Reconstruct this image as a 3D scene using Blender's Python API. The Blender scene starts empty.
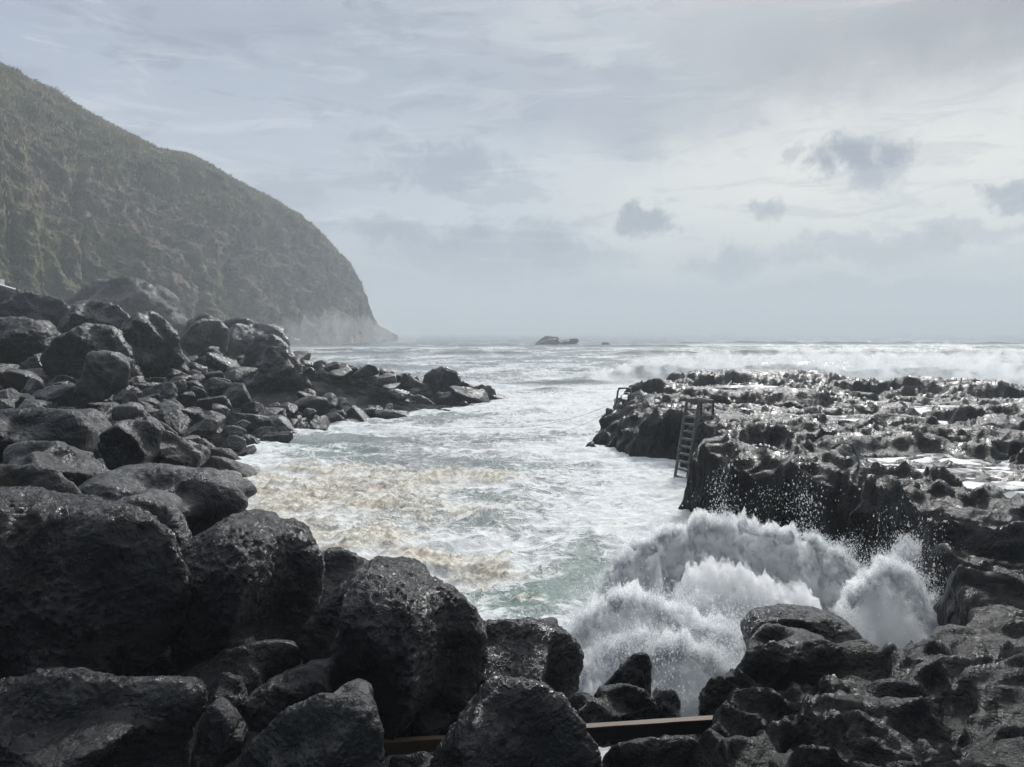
import bpy, math, random
import numpy as np
from mathutils import Vector
random.seed(7)
S = bpy.context.scene
COL = S.collection
F = 740.0; HZ = 333.0; CH = 5.0
PITCH = math.atan((383.5-HZ)/F)

# ------------------------------------------------------------------ camera
cam_d = bpy.data.cameras.new('camera'); cam = bpy.data.objects.new('camera', cam_d); COL.objects.link(cam)
cam_d.sensor_width = 36; cam_d.lens = F/1024*36; cam_d.clip_end = 20000; cam_d.clip_start = 0.1
cam.location = (0, 0, CH); cam.rotation_euler = (math.pi/2-PITCH, 0, 0)
S.camera = cam

# ------------------------------------------------------------------ render settings
S.view_settings.view_transform = 'Standard'; S.view_settings.look = 'None'
S.view_settings.exposure = 0.0; S.view_settings.gamma = 1.0
S.render.engine = 'CYCLES'
cy = S.cycles
cy.max_bounces = 18; cy.diffuse_bounces = 4; cy.glossy_bounces = 2; cy.transmission_bounces = 2
cy.transparent_max_bounces = 24; cy.volume_bounces = 16; cy.caustics_reflective = False; cy.caustics_refractive = False
cy.use_denoising = True

SUN_AZ, SUN_EL = math.radians(24), math.radians(38)      # in front and to the right, behind the cloud
sd = bpy.data.lights.new('sun', 'SUN'); sd.energy = 3.0; sd.angle = math.radians(9); sd.color = (1.0, .985, .96)
sun = bpy.data.objects.new('sun', sd); COL.objects.link(sun)
sdir = Vector((math.sin(SUN_AZ)*math.cos(SUN_EL), math.cos(SUN_AZ)*math.cos(SUN_EL), math.sin(SUN_EL)))
sun.rotation_euler = sdir.to_track_quat('Z', 'Y').to_euler()

# ------------------------------------------------------------------ node helpers
def lin(c):
    return tuple(((v/255)/12.92 if v/255 <= .04045 else ((v/255+.055)/1.055)**2.4) for v in c)
class NT:
    def __init__(s, tree): s.t = tree; s.n = tree.nodes; s.l = tree.links
    def node(s, typ, **kw):
        n = s.n.new(typ)
        for k, v in kw.items(): setattr(n, k, v)
        return n
    def put(s, sock, v):
        if hasattr(v, 'is_linked') or isinstance(v, bpy.types.NodeSocket): s.l.new(v, sock)
        elif isinstance(v, (tuple, list)):
            sock.default_value = tuple(v)+((1,) if len(v) == 3 and sock.type == 'RGBA' else ())
        else: sock.default_value = v
    def m(s, op, a, b=0.0, c=None, clamp=False):
        n = s.node('ShaderNodeMath', operation=op, use_clamp=clamp)
        s.put(n.inputs[0], a); s.put(n.inputs[1], b)
        if c is not None: s.put(n.inputs[2], c)
        return n.outputs[0]
    def vm(s, op, a, b=(0, 0, 0)):
        n = s.node('ShaderNodeVectorMath', operation=op)
        s.put(n.inputs[0], a); s.put(n.inputs[3 if op == 'SCALE' else 1], b)
        return n.outputs[0]
    def mix(s, f, a, b):
        n = s.node('ShaderNodeMix', data_type='RGBA'); s.put(n.inputs[0], f); s.put(n.inputs[6], a); s.put(n.inputs[7], b)
        return n.outputs[2]
    def mixf(s, f, a, b):
        n = s.node('ShaderNodeMix', data_type='FLOAT'); s.put(n.inputs[0], f); s.put(n.inputs[2], a); s.put(n.inputs[3], b)
        return n.outputs[0]
    def noise(s, vec, scale, detail=4, rough=.55, dist=0.0, out=0, typ='FBM'):
        n = s.node('ShaderNodeTexNoise'); n.noise_type = typ
        if vec is not None: s.l.new(vec, n.inputs['Vector'])
        n.inputs['Scale'].default_value = scale; n.inputs['Detail'].default_value = detail
        n.inputs['Roughness'].default_value = rough; n.inputs['Distortion'].default_value = dist
        return n.outputs[out]
    def vor(s, vec, scale, feature='F1', out=0, rand=1.0):
        n = s.node('ShaderNodeTexVoronoi'); n.feature = feature
        if vec is not None: s.l.new(vec, n.inputs['Vector'])
        n.inputs['Scale'].default_value = scale; n.inputs['Randomness'].default_value = rand
        return n.outputs[out]
    def ss(s, v, a, b):
        n = s.node('ShaderNodeMapRange', interpolation_type='SMOOTHSTEP'); s.put(n.inputs[0], v)
        n.inputs[1].default_value = a; n.inputs[2].default_value = b
        return n.outputs[0]
    def bump(s, h, strength, dist, normal=None):
        n = s.node('ShaderNodeBump'); s.put(n.inputs['Height'], h)
        n.inputs['Strength'].default_value = strength; n.inputs['Distance'].default_value = dist
        if normal is not None: s.l.new(normal, n.inputs['Normal'])
        return n.outputs[0]
def new_mat(name):
    m = bpy.data.materials.new(name); m.use_nodes = True; m.node_tree.nodes.clear()
    k = NT(m.node_tree); out = k.node('ShaderNodeOutputMaterial')
    return m, k, out
def principled(k, out, **kw):
    b = k.node('ShaderNodeBsdfPrincipled')
    for a, v in kw.items(): k.put(b.inputs[a.replace('_', ' ')], v)
    k.l.new(b.outputs[0], out.inputs[0]); return b

# ------------------------------------------------------------------ world: overcast sky with breaks
W = bpy.data.worlds.new('World'); S.world = W; W.use_nodes = True
k = NT(W.node_tree); k.n.clear()
wo = k.node('ShaderNodeOutputWorld')
tc = k.node('ShaderNodeTexCoord').outputs['Generated']
sep = k.node('ShaderNodeSeparateXYZ'); k.l.new(tc, sep.inputs[0])
X, Y, Z = sep.outputs
n1 = k.node('ShaderNodeTexNoise'); k.l.new(tc, n1.inputs['Vector']); n1.inputs['Scale'].default_value = 11; n1.inputs['Detail'].default_value = 9; n1.inputs['Roughness'].default_value = .62
nA = k.node('ShaderNodeSeparateColor'); k.l.new(n1.outputs[1], nA.inputs[0])
n2 = k.node('ShaderNodeTexNoise'); k.l.new(tc, n2.inputs['Vector']); n2.inputs['Scale'].default_value = 2.2; n2.inputs['Detail'].default_value = 5; n2.inputs['Roughness'].default_value = .55
nB = k.node('ShaderNodeSeparateColor'); k.l.new(n2.outputs[1], nB.inputs[0])
az = k.m('ARCTAN2', X, Y); el = k.m('ARCSINE', Z)
az0, el0 = az, el
az = k.m('ADD', az, k.m('MULTIPLY', k.m('SUBTRACT', nA.outputs[0], .5), .19))
el = k.m('ADD', el, k.m('MULTIPLY', k.m('SUBTRACT', nA.outputs[1], .5), .085))
azb = k.m('ADD', az, k.m('MULTIPLY', k.m('SUBTRACT', nB.outputs[0], .5), .5))
elb = k.m('ADD', el, k.m('MULTIPLY', k.m('SUBTRACT', nB.outputs[1], .5), .20))
cl1 = k.noise(tc, 26, 7, .68, .4)
def azel(px, py):
    a = math.atan((px-512)/F); return a, math.atan((HZ-py)/F*math.cos(a))
# base gradient by elevation, wispy layer stretched along the horizon
g = k.mix(k.ss(el0, 0.0, .11), lin((176, 186, 192)), lin((204, 213, 220)))
g = k.mix(k.ss(el0, .45, 1.1), g, lin((172, 180, 192)))
g = k.mix(k.ss(azb, -.05, -.6), g, lin((190, 199, 215)))
mp = k.node('ShaderNodeMapping'); k.l.new(tc, mp.inputs[0]); mp.inputs['Scale'].default_value = (1, 1, 4.2); mp.inputs['Rotation'].default_value = (0, math.radians(-9), 0)
w1 = k.noise(mp.outputs[0], 3.6, 8, .6, .5)
g = k.mix(k.m('MULTIPLY', k.ss(w1, .46, .72), .55), g, lin((206, 211, 220)))
g = k.mix(k.m('MULTIPLY', k.ss(w1, .52, .30), .3), g, lin((165, 174, 189)))
mp2 = k.node('ShaderNodeMapping'); k.l.new(tc, mp2.inputs[0]); mp2.inputs['Scale'].default_value = (1, 1, 6.5); mp2.inputs['Rotation'].default_value = (0, math.radians(14), math.radians(20))
w2 = k.noise(mp2.outputs[0], 5.0, 9, .62, .9); w3 = k.noise(mp.outputs[0], 8.5, 9, .66, .7)
up = k.ss(el0, .02, .14)
g = k.mix(k.m('MULTIPLY', k.m('MULTIPLY', k.ss(w2, .50, .66), .50), up), g, lin((226, 230, 233)))
g = k.mix(k.m('MULTIPLY', k.m('MULTIPLY', k.ss(w3, .50, .36), .55), up), g, lin((154, 162, 176)))
# (px, py, half-width, half-height, colour, amount, warped strongly?, edge)
blobs = [
 (880, 190, 330, 120, (252, 252, 243), .92, 1, 0), (700, 245, 260, 60, (206, 213, 214), .5, 1, 0),
 (740, 150, 240, 42, (225, 229, 228), .7, 1, 0), (930, 100, 130, 40, (236, 239, 238), .8, 1, 0), (800, 40, 60, 22, (215, 219, 222), .6, 1, 0),
 (560, 92, 330, 44, (164, 173, 189), .8, 1, 0), (330, 20, 260, 26, (170, 177, 192), .6, 1, 0), (640, 125, 130, 22, (164, 172, 186), .6, 1, 0),
 (230, 110, 200, 40, (196, 203, 216), .6, 1, 0), (330, 185, 180, 40, (192, 200, 212), .5, 1, 0),
 (1000, 22, 170, 62, (132, 138, 148), 1.0, 1, 0), (830, -5, 150, 25, (150, 157, 167), .7, 1, 0),
 (960, 130, 120, 26, (196, 202, 206), .6, 1, 0),
 (870, 190, 230, 60, (255, 255, 244), .85, 1, 0), (700, 165, 120, 26, (240, 243, 238), .5, 1, 0),
 (858, 164, 62, 26, (142, 150, 166), 1.0, 0, 1), (650, 222, 36, 22, (142, 151, 163), .95, 0, 1),
 (765, 215, 25, 13, (160, 168, 178), .8, 0, 1), (1006, 198, 36, 15, (152, 160, 174), .9, 0, 1), (790, 165, 12, 14, (180, 188, 192), .7, 0, 1),
 (450, 172, 90, 30, (158, 167, 184), .8, 0, 1), (560, 300, 150, 14, (160, 169, 180), .6, 0, 1), (380, 150, 50, 18, (166, 174, 190), .6, 0, 1), (490, 258, 150, 42, (148, 158, 174), .85, 0, 1), (280, 195, 60, 18, (166, 175, 190), .6, 0, 1),
 (712, 262, 32, 18, (160, 168, 177), .7, 0, 1), (850, 252, 110, 22, (158, 166, 175), .75, 0, 1), (960, 235, 60, 12, (168, 175, 184), .6, 0, 1), (712, 262, 50, 24, (154, 162, 172), .7, 0, 1), (420, 235, 80, 20, (140, 150, 166), .7, 0, 1), (560, 262, 60, 22, (138, 148, 162), .7, 0, 1), (640, 300, 120, 14, (140, 150, 162), .6, 0, 1), (900, 290, 200, 13, (142, 150, 160), .6, 0, 1), (930, 5, 200, 40, (130, 136, 147), .8, 1, 0),
 (600, 265, 60, 22, (170, 178, 186), .6, 0, 1), (655, 283, 75, 11, (204, 208, 211), .7, 0, 1), (930, 268, 130, 10, (202, 205, 207), .6, 0, 1), (470, 290, 60, 9, (196, 202, 206), .5, 0, 1),
 (800, 300, 400, 16, (170, 178, 183), .6, 0, 0), (430, 300, 260, 34, (158, 170, 182), .6, 0, 0),
]
for (px, py, rx, ry, c, amt, big, edge) in blobs:
    a, e = azel(px, py)
    A, E = (azb, elb) if big else (az, el)
    kk = .74 if edge else 1.0; ax = k.m('DIVIDE', k.m('SUBTRACT', A, a), rx*kk/F); ey = k.m('DIVIDE', k.m('SUBTRACT', E, e), ry*kk/F)
    q = k.m('ADD', k.m('MULTIPLY', ax, ax), k.m('MULTIPLY', ey, ey))
    f = k.ss(k.m('ADD', q, k.m('MULTIPLY', k.m('SUBTRACT', cl1, .5), 3.2)), 1.5, .1) if edge else k.m('EXPONENT', k.m('MULTIPLY', q, -1.0))
    g = k.mix(k.m('MULTIPLY', f, amt), g, lin(c))
g = k.mix(k.m('MULTIPLY', k.m('MULTIPLY', k.ss(w2, .50, .66), .34), up), g, lin((234, 237, 236)))
g = k.mix(k.m('MULTIPLY', k.m('MULTIPLY', k.ss(w3, .50, .36), .32), up), g, lin((158, 167, 182)))
g = k.mix(k.m('MULTIPLY', k.ss(el, .24, .50), .50), g, lin((146, 154, 168)))
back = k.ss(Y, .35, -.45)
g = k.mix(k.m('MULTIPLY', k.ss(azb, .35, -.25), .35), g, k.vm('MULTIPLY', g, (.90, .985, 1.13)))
g = k.mix(back, g, lin((56, 70, 92)))           # unseen sky behind the viewer, darkened so rock fronts stay dark
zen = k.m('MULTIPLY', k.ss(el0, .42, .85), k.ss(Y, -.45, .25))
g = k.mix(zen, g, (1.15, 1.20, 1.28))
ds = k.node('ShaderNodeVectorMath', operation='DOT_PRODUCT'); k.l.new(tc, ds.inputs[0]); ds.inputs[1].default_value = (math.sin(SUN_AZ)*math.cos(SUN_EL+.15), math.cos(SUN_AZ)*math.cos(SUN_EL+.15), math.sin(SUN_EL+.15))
g = k.mix(k.m('POWER', k.m('MAXIMUM', ds.outputs['Value'], 0.0), 26.0), g, (3.2, 3.15, 3.0))   # veiled sun              # zenith, out of view, brightened to light foam and rock tops
g = k.mix(k.ss(Z, 0.0, -.05), g, lin((120, 130, 132)))
sky = k.node('ShaderNodeTexSky', sky_type='NISHITA'); sky.sun_disc = False
sky.sun_elevation = SUN_EL; sky.sun_rotation = SUN_AZ
bg1 = k.node('ShaderNodeBackground'); k.l.new(sky.outputs[0], bg1.inputs[0]); bg1.inputs[1].default_value = .06
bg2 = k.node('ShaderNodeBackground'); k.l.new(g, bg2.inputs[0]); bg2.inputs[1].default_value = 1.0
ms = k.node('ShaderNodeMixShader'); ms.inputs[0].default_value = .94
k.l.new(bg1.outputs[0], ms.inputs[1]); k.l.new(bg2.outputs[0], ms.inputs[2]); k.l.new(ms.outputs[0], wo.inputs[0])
W.cycles.sampling_method = 'MANUAL'; W.cycles.sample_map_resolution = 512

# ------------------------------------------------------------------ numpy noise
rs = np.random.RandomState(11)
PERM = rs.permutation(256).astype(np.int32); PERM = np.concatenate([PERM, PERM, PERM[:4]])
G3 = rs.normal(size=(256, 3)).astype(np.float32); G3 /= np.linalg.norm(G3, axis=1)[:, None]
ga = rs.uniform(0, 2*np.pi, 256); G2 = np.stack([np.cos(ga), np.sin(ga)], 1).astype(np.float32)
def n3(p):
    p = np.asarray(p, np.float32); i = np.floor(p).astype(np.int32); f = p-i; u = f*f*f*(f*(f*6-15)+10); i &= 255
    r = 0
    for dx in (0, 1):
        wx = u[:, 0] if dx else 1-u[:, 0]
        a = PERM[(i[:, 0]+dx) & 255]
        for dy in (0, 1):
            wy = wx*(u[:, 1] if dy else 1-u[:, 1]); b = PERM[(a+i[:, 1]+dy) & 255]
            for dz in (0, 1):
                w = wy*(u[:, 2] if dz else 1-u[:, 2]); h = PERM[(b+i[:, 2]+dz) & 255]; g_ = G3[h]
                r = r+w*(g_[:, 0]*(f[:, 0]-dx)+g_[:, 1]*(f[:, 1]-dy)+g_[:, 2]*(f[:, 2]-dz))
    return r*1.5
def n2(x, y):
    x = np.asarray(x, np.float32); y = np.asarray(y, np.float32)
    ix = np.floor(x).astype(np.int32); iy = np.floor(y).astype(np.int32); fx = x-ix; fy = y-iy
    ux = fx*fx*fx*(fx*(fx*6-15)+10); uy = fy*fy*fy*(fy*(fy*6-15)+10); r = 0
    for dx in (0, 1):
        a = PERM[(ix+dx) & 255]; wx = ux if dx else 1-ux
        for dy in (0, 1):
            g_ = G2[PERM[(a+iy+dy) & 255]]; w = wx*(uy if dy else 1-uy)
            r = r+w*(g_[..., 0]*(fx-dx)+g_[..., 1]*(fy-dy))
    return r*1.45
def fbm3(p, o, gain=.5, ridged=False):
    r = 0; a = 1.0; t = 0
    for j in range(o):
        v = n3(p*(2.03**j)+j*17.3); r = r+a*((1-2*np.abs(v)) if ridged else v); t += a; a *= gain
    return r/t
def fbm2(x, y, o, gain=.5, ridged=False):
    r = 0; a = 1.0; t = 0
    for j in range(o):
        c, s = math.cos(j*.7), math.sin(j*.7); m = 2.03**j
        v = n2((c*x-s*y)*m+j*19.1, (s*x+c*y)*m-j*7.7); r = r+a*((1-2*np.abs(v)) if ridged else v); t += a; a *= gain
    return r/t
def sst(a, b, v): t = np.clip((v-a)/(b-a), 0, 1); return t*t*(3-2*t)
def sdf(poly, x, y):
    """signed distance, positive inside"""
    d = np.full(x.shape, 1e9, np.float32); ins = np.zeros(x.shape, bool); n = len(poly)
    for i in range(n):
        ax, ay = poly[i]; bx, by = poly[(i+1) % n]; ex, ey = bx-ax, by-ay
        wx, wy = x-ax, y-ay; t = np.clip((wx*ex+wy*ey)/(ex*ex+ey*ey+1e-9), 0, 1)
        d = np.minimum(d, (wx-ex*t)**2+(wy-ey*t)**2)
        c = ((ay > y) != (by > y)) & (x < (bx-ax)*(y-ay)/((by-ay) if by != ay else 1e-9)+ax); ins ^= c
    d = np.sqrt(d); return np.where(ins, d, -d)

# ------------------------------------------------------------------ mesh helpers
def mesh_np(name, V, Fc, mat=None, smooth=True, attrs=None):
    me = bpy.data.meshes.new(name); V = np.asarray(V, np.float32); Fc = np.asarray(Fc, np.int32); n, kk = Fc.shape
    me.vertices.add(len(V)); me.vertices.foreach_set('co', V.ravel())
    me.loops.add(n*kk); me.loops.foreach_set('vertex_index', Fc.ravel())
    me.polygons.add(n); me.polygons.foreach_set('loop_start', np.arange(0, n*kk, kk, dtype=np.int32))
    me.polygons.foreach_set('use_smooth', np.full(n, smooth))
    for an, av in (attrs or {}).items():
        a = me.attributes.new(an, 'FLOAT', 'POINT'); a.data.foreach_set('value', np.asarray(av, np.float32))
    me.update(calc_edges=True)
    if mat: me.materials.append(mat)
    return me
def obj(name, me, parent=None, loc=None, **props):
    o = bpy.data.objects.new(name, me); COL.objects.link(o)
    if parent: o.parent = parent
    if loc is not None: o.location = loc
    for a, v in props.items(): o[a] = v
    return o
def grid_faces(nr, nc):
    i = np.arange(nr*nc).reshape(nr, nc)
    return np.stack([i[:-1, :-1], i[:-1, 1:], i[1:, 1:], i[1:, :-1]], -1).reshape(-1, 4)
CP, SP = math.cos(PITCH), math.sin(PITCH)
def P(px, py, Yw):
    """the point on the pixel's ray that stands Yw metres ahead"""
    u = (px-512)/F; v = (py-383.5)/F
    d = Vector((u, CP-v*SP, -SP-v*CP)); t = Yw/d.y
    return Vector((d.x*t, Yw, CH+d.z*t))
def PZ(px, py, z):
    u = (px-512)/F; v = (py-383.5)/F
    d = Vector((u, CP-v*SP, -SP-v*CP)); t = (z-CH)/d.z
    return Vector((d.x*t, d.y*t, z))
def proj(x, y, z):
    dz = z-CH; dep = y*CP-dz*SP; up = y*SP+dz*CP
    return 512+F*x/dep, 383.5-F*up/dep
class MB:
    def __init__(s): s.v = []; s.f = []
    def box(s, a, b):
        n = len(s.v); s.v += [(x, y, z) for x in (a[0], b[0]) for y in (a[1], b[1]) for z in (a[2], b[2])]
        s.f += [[n+i for i in q] for q in ((0, 1, 3, 2), (4, 6, 7, 5), (0, 4, 5, 1), (2, 3, 7, 6), (0, 2, 6, 4), (1, 5, 7, 3))]; return s
    def tube(s, pts, r, seg=8, cap=True):
        n0 = len(s.v); pts = [Vector(p) for p in pts]
        for i, p in enumerate(pts):
            d = (pts[min(i+1, len(pts)-1)]-pts[max(i-1, 0)]).normalized(); a = d.orthogonal().normalized()
            ref = Vector((0, 0, 1)) if abs(d.z) < .9 else Vector((0, 1, 0)); a = d.cross(ref).normalized(); b = d.cross(a)
            for j in range(seg):
                t = 2*math.pi*j/seg; s.v.append(tuple(p+(a*math.cos(t)+b*math.sin(t))*r))
        for i in range(len(pts)-1):
            for j in range(seg):
                A = n0+i*seg+j; B = n0+i*seg+(j+1) % seg; s.f.append([A, B, B+seg, A+seg])
        if cap: s.f.append([n0+j for j in range(seg)][::-1]); s.f.append([n0+(len(pts)-1)*seg+j for j in range(seg)])
        return s
    def beam(s, p, q, w, h, wob=0, seg=1, up=Vector((0, 0, 1))):
        p, q = Vector(p), Vector(q); d = (q-p).normalized(); a = d.cross(up).normalized(); b = a.cross(d).normalized(); n0 = len(s.v)
        for i in range(seg+1):
            c = p.lerp(q, i/seg)
            for (sa, sb) in ((-1, -1), (1, -1), (1, 1), (-1, 1)):
                s.v.append(tuple(c+a*(sa*w/2+random.uniform(-wob, wob))+b*(sb*h/2+random.uniform(-wob, wob))))
        for i in range(seg):
            for j in range(4):
                A = n0+i*4+j; B = n0+i*4+(j+1) % 4; s.f.append([A, B, B+4, A+4])
        s.f.append([n0+3, n0+2, n0+1, n0]); m_ = n0+seg*4; s.f.append([m_, m_+1, m_+2, m_+3]); return s
    def build(s, name, mat, parent=None, bevel=0, smooth=False, **props):
        me = bpy.data.meshes.new(name); me.from_pydata(s.v, [], s.f); me.materials.append(mat); me.update()
        if smooth:
            for p in me.polygons: p.use_smooth = True
        o = obj(name, me, parent, **props)
        if bevel:
            bm = o.modifiers.new('bevel', 'BEVEL'); bm.width = bevel; bm.segments = 2
        return o

# ------------------------------------------------------------------ materials
def rock_mat(name, dark, light, rlo, rhi, tint=(.05, .07, .055), tint_amt=.25, pit=1.0, scale=1.0, bumpd=.05, coat=0.0, filmw=.55, spec=.55, brown=None):
    m, k, out = new_mat(name)
    geo = k.node('ShaderNodeNewGeometry'); pos = geo.outputs['Position']
    big = k.noise(pos, .55*scale, 4, .55)
    med = k.noise(pos, 3.2*scale, 6, .65, .4)
    fine = k.noise(pos, 16*scale, 6, .7)
    ridg = k.noise(pos, 5.5*scale, 5, .6, .6)
    pits = k.vor(pos, 30*scale, 'F1'); cr = k.vor(k.vm('ADD', pos, k.vm('SCALE', k.noise(pos, 2.5*scale, 3, .5, out=1), .5)), 2.1*scale, 'DISTANCE_TO_EDGE')
    c = k.mix(k.ss(med, .35, .68), dark, light)
    c = k.mix(k.m('MULTIPLY', k.ss(big, .5, .68), tint_amt), c, tint)
    if brown: c = k.mix(k.m('MULTIPLY', k.ss(k.noise(pos, .9*scale, 4, .6, .3), .52, .66), .75), c, brown)
    c = k.mix(k.m('MULTIPLY', k.ss(fine, .58, .75), .5), c, tuple(min(1, v*1.9) for v in light))
    rough = k.mixf(k.ss(k.noise(pos, 1.4*scale, 5, .6), .38, .62), rlo, rhi)
    rough = k.m('ADD', rough, k.m('MULTIPLY', k.m('SUBTRACT', fine, .5), .7))
    h = k.m('ADD', k.m('MULTIPLY', med, 1.0), k.m('MULTIPLY', fine, .32))
    h = k.m('ADD', h, k.m('MULTIPLY', ridg, .8))
    h = k.m('ADD', h, k.m('MULTIPLY', k.noise(pos, 45*scale, 4, .7), .10))
    pm = k.ss(k.noise(pos, 2.0*scale, 3, .5), .45, .62)
    h = k.m('SUBTRACT', h, k.m('MULTIPLY', k.m('MULTIPLY', k.ss(pits, .30, .05), pm), .13*pit))
    h = k.m('SUBTRACT', h, k.m('MULTIPLY', k.ss(cr, .02, 0.0), .05))
    nb = k.bump(h, .95, bumpd)
    b = principled(k, out, Base_Color=c, Roughness=rough, Normal=nb)
    b.inputs['Specular IOR Level'].default_value = spec
    film = k.ss(k.noise(pos, 2.6*scale, 5, .6), .44, .60)
    nf = k.bump(k.m('ADD', h, k.m('MULTIPLY', k.noise(pos, 22*scale, 4, .65), .5)), .9, bumpd*.8)
    k.put(b.inputs['Coat Weight'], k.m('MULTIPLY', film, filmw)); b.inputs['Coat Roughness'].default_value = .16; k.l.new(nf, b.inputs['Coat Normal'])
    if coat: b.inputs['Coat Weight'].default_value = coat; b.inputs['Coat Roughness'].default_value = .22; k.l.new(nb, b.inputs['Coat Normal'])
    return m
M = {}
M['wet'] = rock_mat('wet_black_lava', (.0018, .002, .0026), (.0085, .009, .011), .14, .36, bumpd=.11, tint=(.014, .019, .016))
M['grey'] = rock_mat('damp_grey_lava', (.004, .0042, .005), (.030, .030, .033), .22, .5, bumpd=.07, tint=(.06, .068, .05))
M['dry'] = rock_mat('pale_grey_lava', (.025, .025, .025), (.085, .083, .078), .55, .85, bumpd=.07, tint=(.09, .09, .07))
M['brown'] = rock_mat('rusty_lava', (.014, .013, .012), (.05, .046, .04), .5, .8, bumpd=.06, brown=(.09, .06, .035))
M['mid'] = rock_mat('boulder_heap_lava', (.0035, .0037, .0045), (.020, .020, .022), .20, .46, scale=.45, bumpd=.12, tint=(.07, .068, .052), tint_amt=.4)
M['midpale'] = rock_mat('boulder_heap_pale_lava', (.009, .009, .010), (.055, .053, .052), .28, .6, scale=.45, bumpd=.12, tint=(.10, .095, .07), tint_amt=.5)
M['cap'] = M['wet']
M['ground'] = rock_mat('dark_gully_lava', (.0015, .0016, .002), (.006, .006, .007), .6, .9, bumpd=.1, filmw=0.0, spec=.1, tint_amt=0.0)
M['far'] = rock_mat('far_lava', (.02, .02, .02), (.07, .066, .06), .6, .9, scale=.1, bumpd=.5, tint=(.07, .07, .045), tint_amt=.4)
M['shelf'] = rock_mat('wet_lava_shelf', (.0014, .0016, .002), (.0055, .006, .0066),   .20, .48, filmw=.22, spec=.26, scale=.9, bumpd=.075, tint=(.010, .014, .009), tint_amt=.35, pit=.6)

m, k, out = new_mat('sea_water'); M['sea'] = m
geo = k.node('ShaderNodeNewGeometry'); pos = geo.outputs['Position']
def attr(k, n): a = k.node('ShaderNodeAttribute', attribute_name=n); return a.outputs['Fac']
fo, br, cal, gr = attr(k, 'foam'), attr(k, 'brown'), attr(k, 'calm'), attr(k, 'green')
flat = k.vm('MULTIPLY', pos, (1, 1, .5))
wv = k.vm('ADD', flat, k.vm('SCALE', k.vm('SUBTRACT', k.noise(flat, .55, 3, .55, out=1), (.5, .5, .5)), 1.5))
wv = k.vm('ADD', wv, k.vm('SCALE', k.vm('SUBTRACT', k.noise(flat, 2.2, 3, .55, out=1), (.5, .5, .5)), .45))
marb = k.noise(wv, .9, 7, .62, .3); marb2 = k.noise(wv, 3.6, 6, .65, .2)
lace = k.vor(wv, 1.9, 'DISTANCE_TO_EDGE'); lace2 = k.vor(wv, 5.5, 'DISTANCE_TO_EDGE')
fn = k.m('ADD', k.m('MULTIPLY', marb, .6), k.m('MULTIPLY', marb2, .4))
lc = k.m('MAXIMUM', k.ss(lace, .16, .0), k.m('MULTIPLY', k.ss(lace2, .12, .0), .7))
fn = k.m('ADD', fn, k.m('MULTIPLY', lc, .10))
thr = k.m('SUBTRACT', fn, k.m('SUBTRACT', .74, k.m('MULTIPLY', fo, .42)))
cov = k.ss(thr, -.07, .14)
turb = k.mix(k.ss(k.noise(wv, .5, 4, .5), .4, .62), (.23, .265, .26), (.34, .37, .36))
turb = k.mix(gr, turb, (.17, .25, .215))
deep = k.mix(cal, turb, (.06, .085, .09))
white = k.mix(k.ss(marb2, .35, .65), (.60, .63, .63), (.86, .88, .88))
tan = k.mix(k.ss(marb2, .40, .62), (.37, .305, .21), (.74, .69, .58))
foam = k.mix(k.m('MULTIPLY', br, .8), white, tan)
c = k.mix(cov, deep, foam)
rough = k.mixf(cov, .16, .75)
h = k.m('ADD', k.m('MULTIPLY', marb2, .5), k.m('MULTIPLY', k.noise(wv, 9, 6, .7), .35))
h = k.m('ADD', h, k.m('MULTIPLY', cov, .35))
nb = k.bump(h, .9, .09)
b = principled(k, out, Base_Color=c, Roughness=rough, Normal=nb); b.inputs['IOR'].default_value = 1.33
tl = k.node('ShaderNodeBsdfTranslucent'); k.l.new(c, tl.inputs[0]); k.l.new(nb, tl.inputs['Normal'])      # light comes through the thin broken crests
mx = k.node('ShaderNodeMixShader'); k.l.new(k.m('MULTIPLY', k.m('MULTIPLY', attr(k, 'thin'), cov), .85), mx.inputs[0]); k.l.new(b.outputs[0], mx.inputs[1]); k.l.new(tl.outputs[0], mx.inputs[2]); k.l.new(mx.outputs[0], out.inputs[0])

m, k, out = new_mat('white_spray'); M['spray'] = m
d = k.node('ShaderNodeBsdfDiffuse'); d.inputs[0].default_value = (.93, .95, .96, 1)
t = k.node('ShaderNodeBsdfTranslucent'); t.inputs[0].default_value = (.93, .95, .96, 1)
mx = k.node('ShaderNodeMixShader'); mx.inputs[0].default_value = .5
k.l.new(d.outputs[0], mx.inputs[1]); k.l.new(t.outputs[0], mx.inputs[2])
tr = k.node('ShaderNodeBsdfTransparent'); m2 = k.node('ShaderNodeMixShader'); m2.inputs[0].default_value = .45      # drops pass much of the light
k.l.new(mx.outputs[0], m2.inputs[1]); k.l.new(tr.outputs[0], m2.inputs[2]); k.l.new(m2.outputs[0], out.inputs[0])

m, k, out = new_mat('airborne_foam'); M['curtain'] = m
pv = k.node('ShaderNodeVolumePrincipled'); pv.inputs['Color'].default_value = (.997, .999, 1.0, 1)
pos = k.node('ShaderNodeNewGeometry').outputs['Position']
q_ = k.vm('ADD', pos, k.vm('SCALE', k.vm('SUBTRACT', k.noise(pos, 2.6, 2, .5, out=1), (.5, .5, .5)), .5))
k.put(pv.inputs['Density'], k.m('MULTIPLY', k.m('POWER', k.ss(k.noise(q_, 4.6, 5, .66), .37, .67), 1.5), 34.0)); pv.inputs['Anisotropy'].default_value = .35
k.l.new(pv.outputs[0], out.inputs['Volume'])

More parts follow.
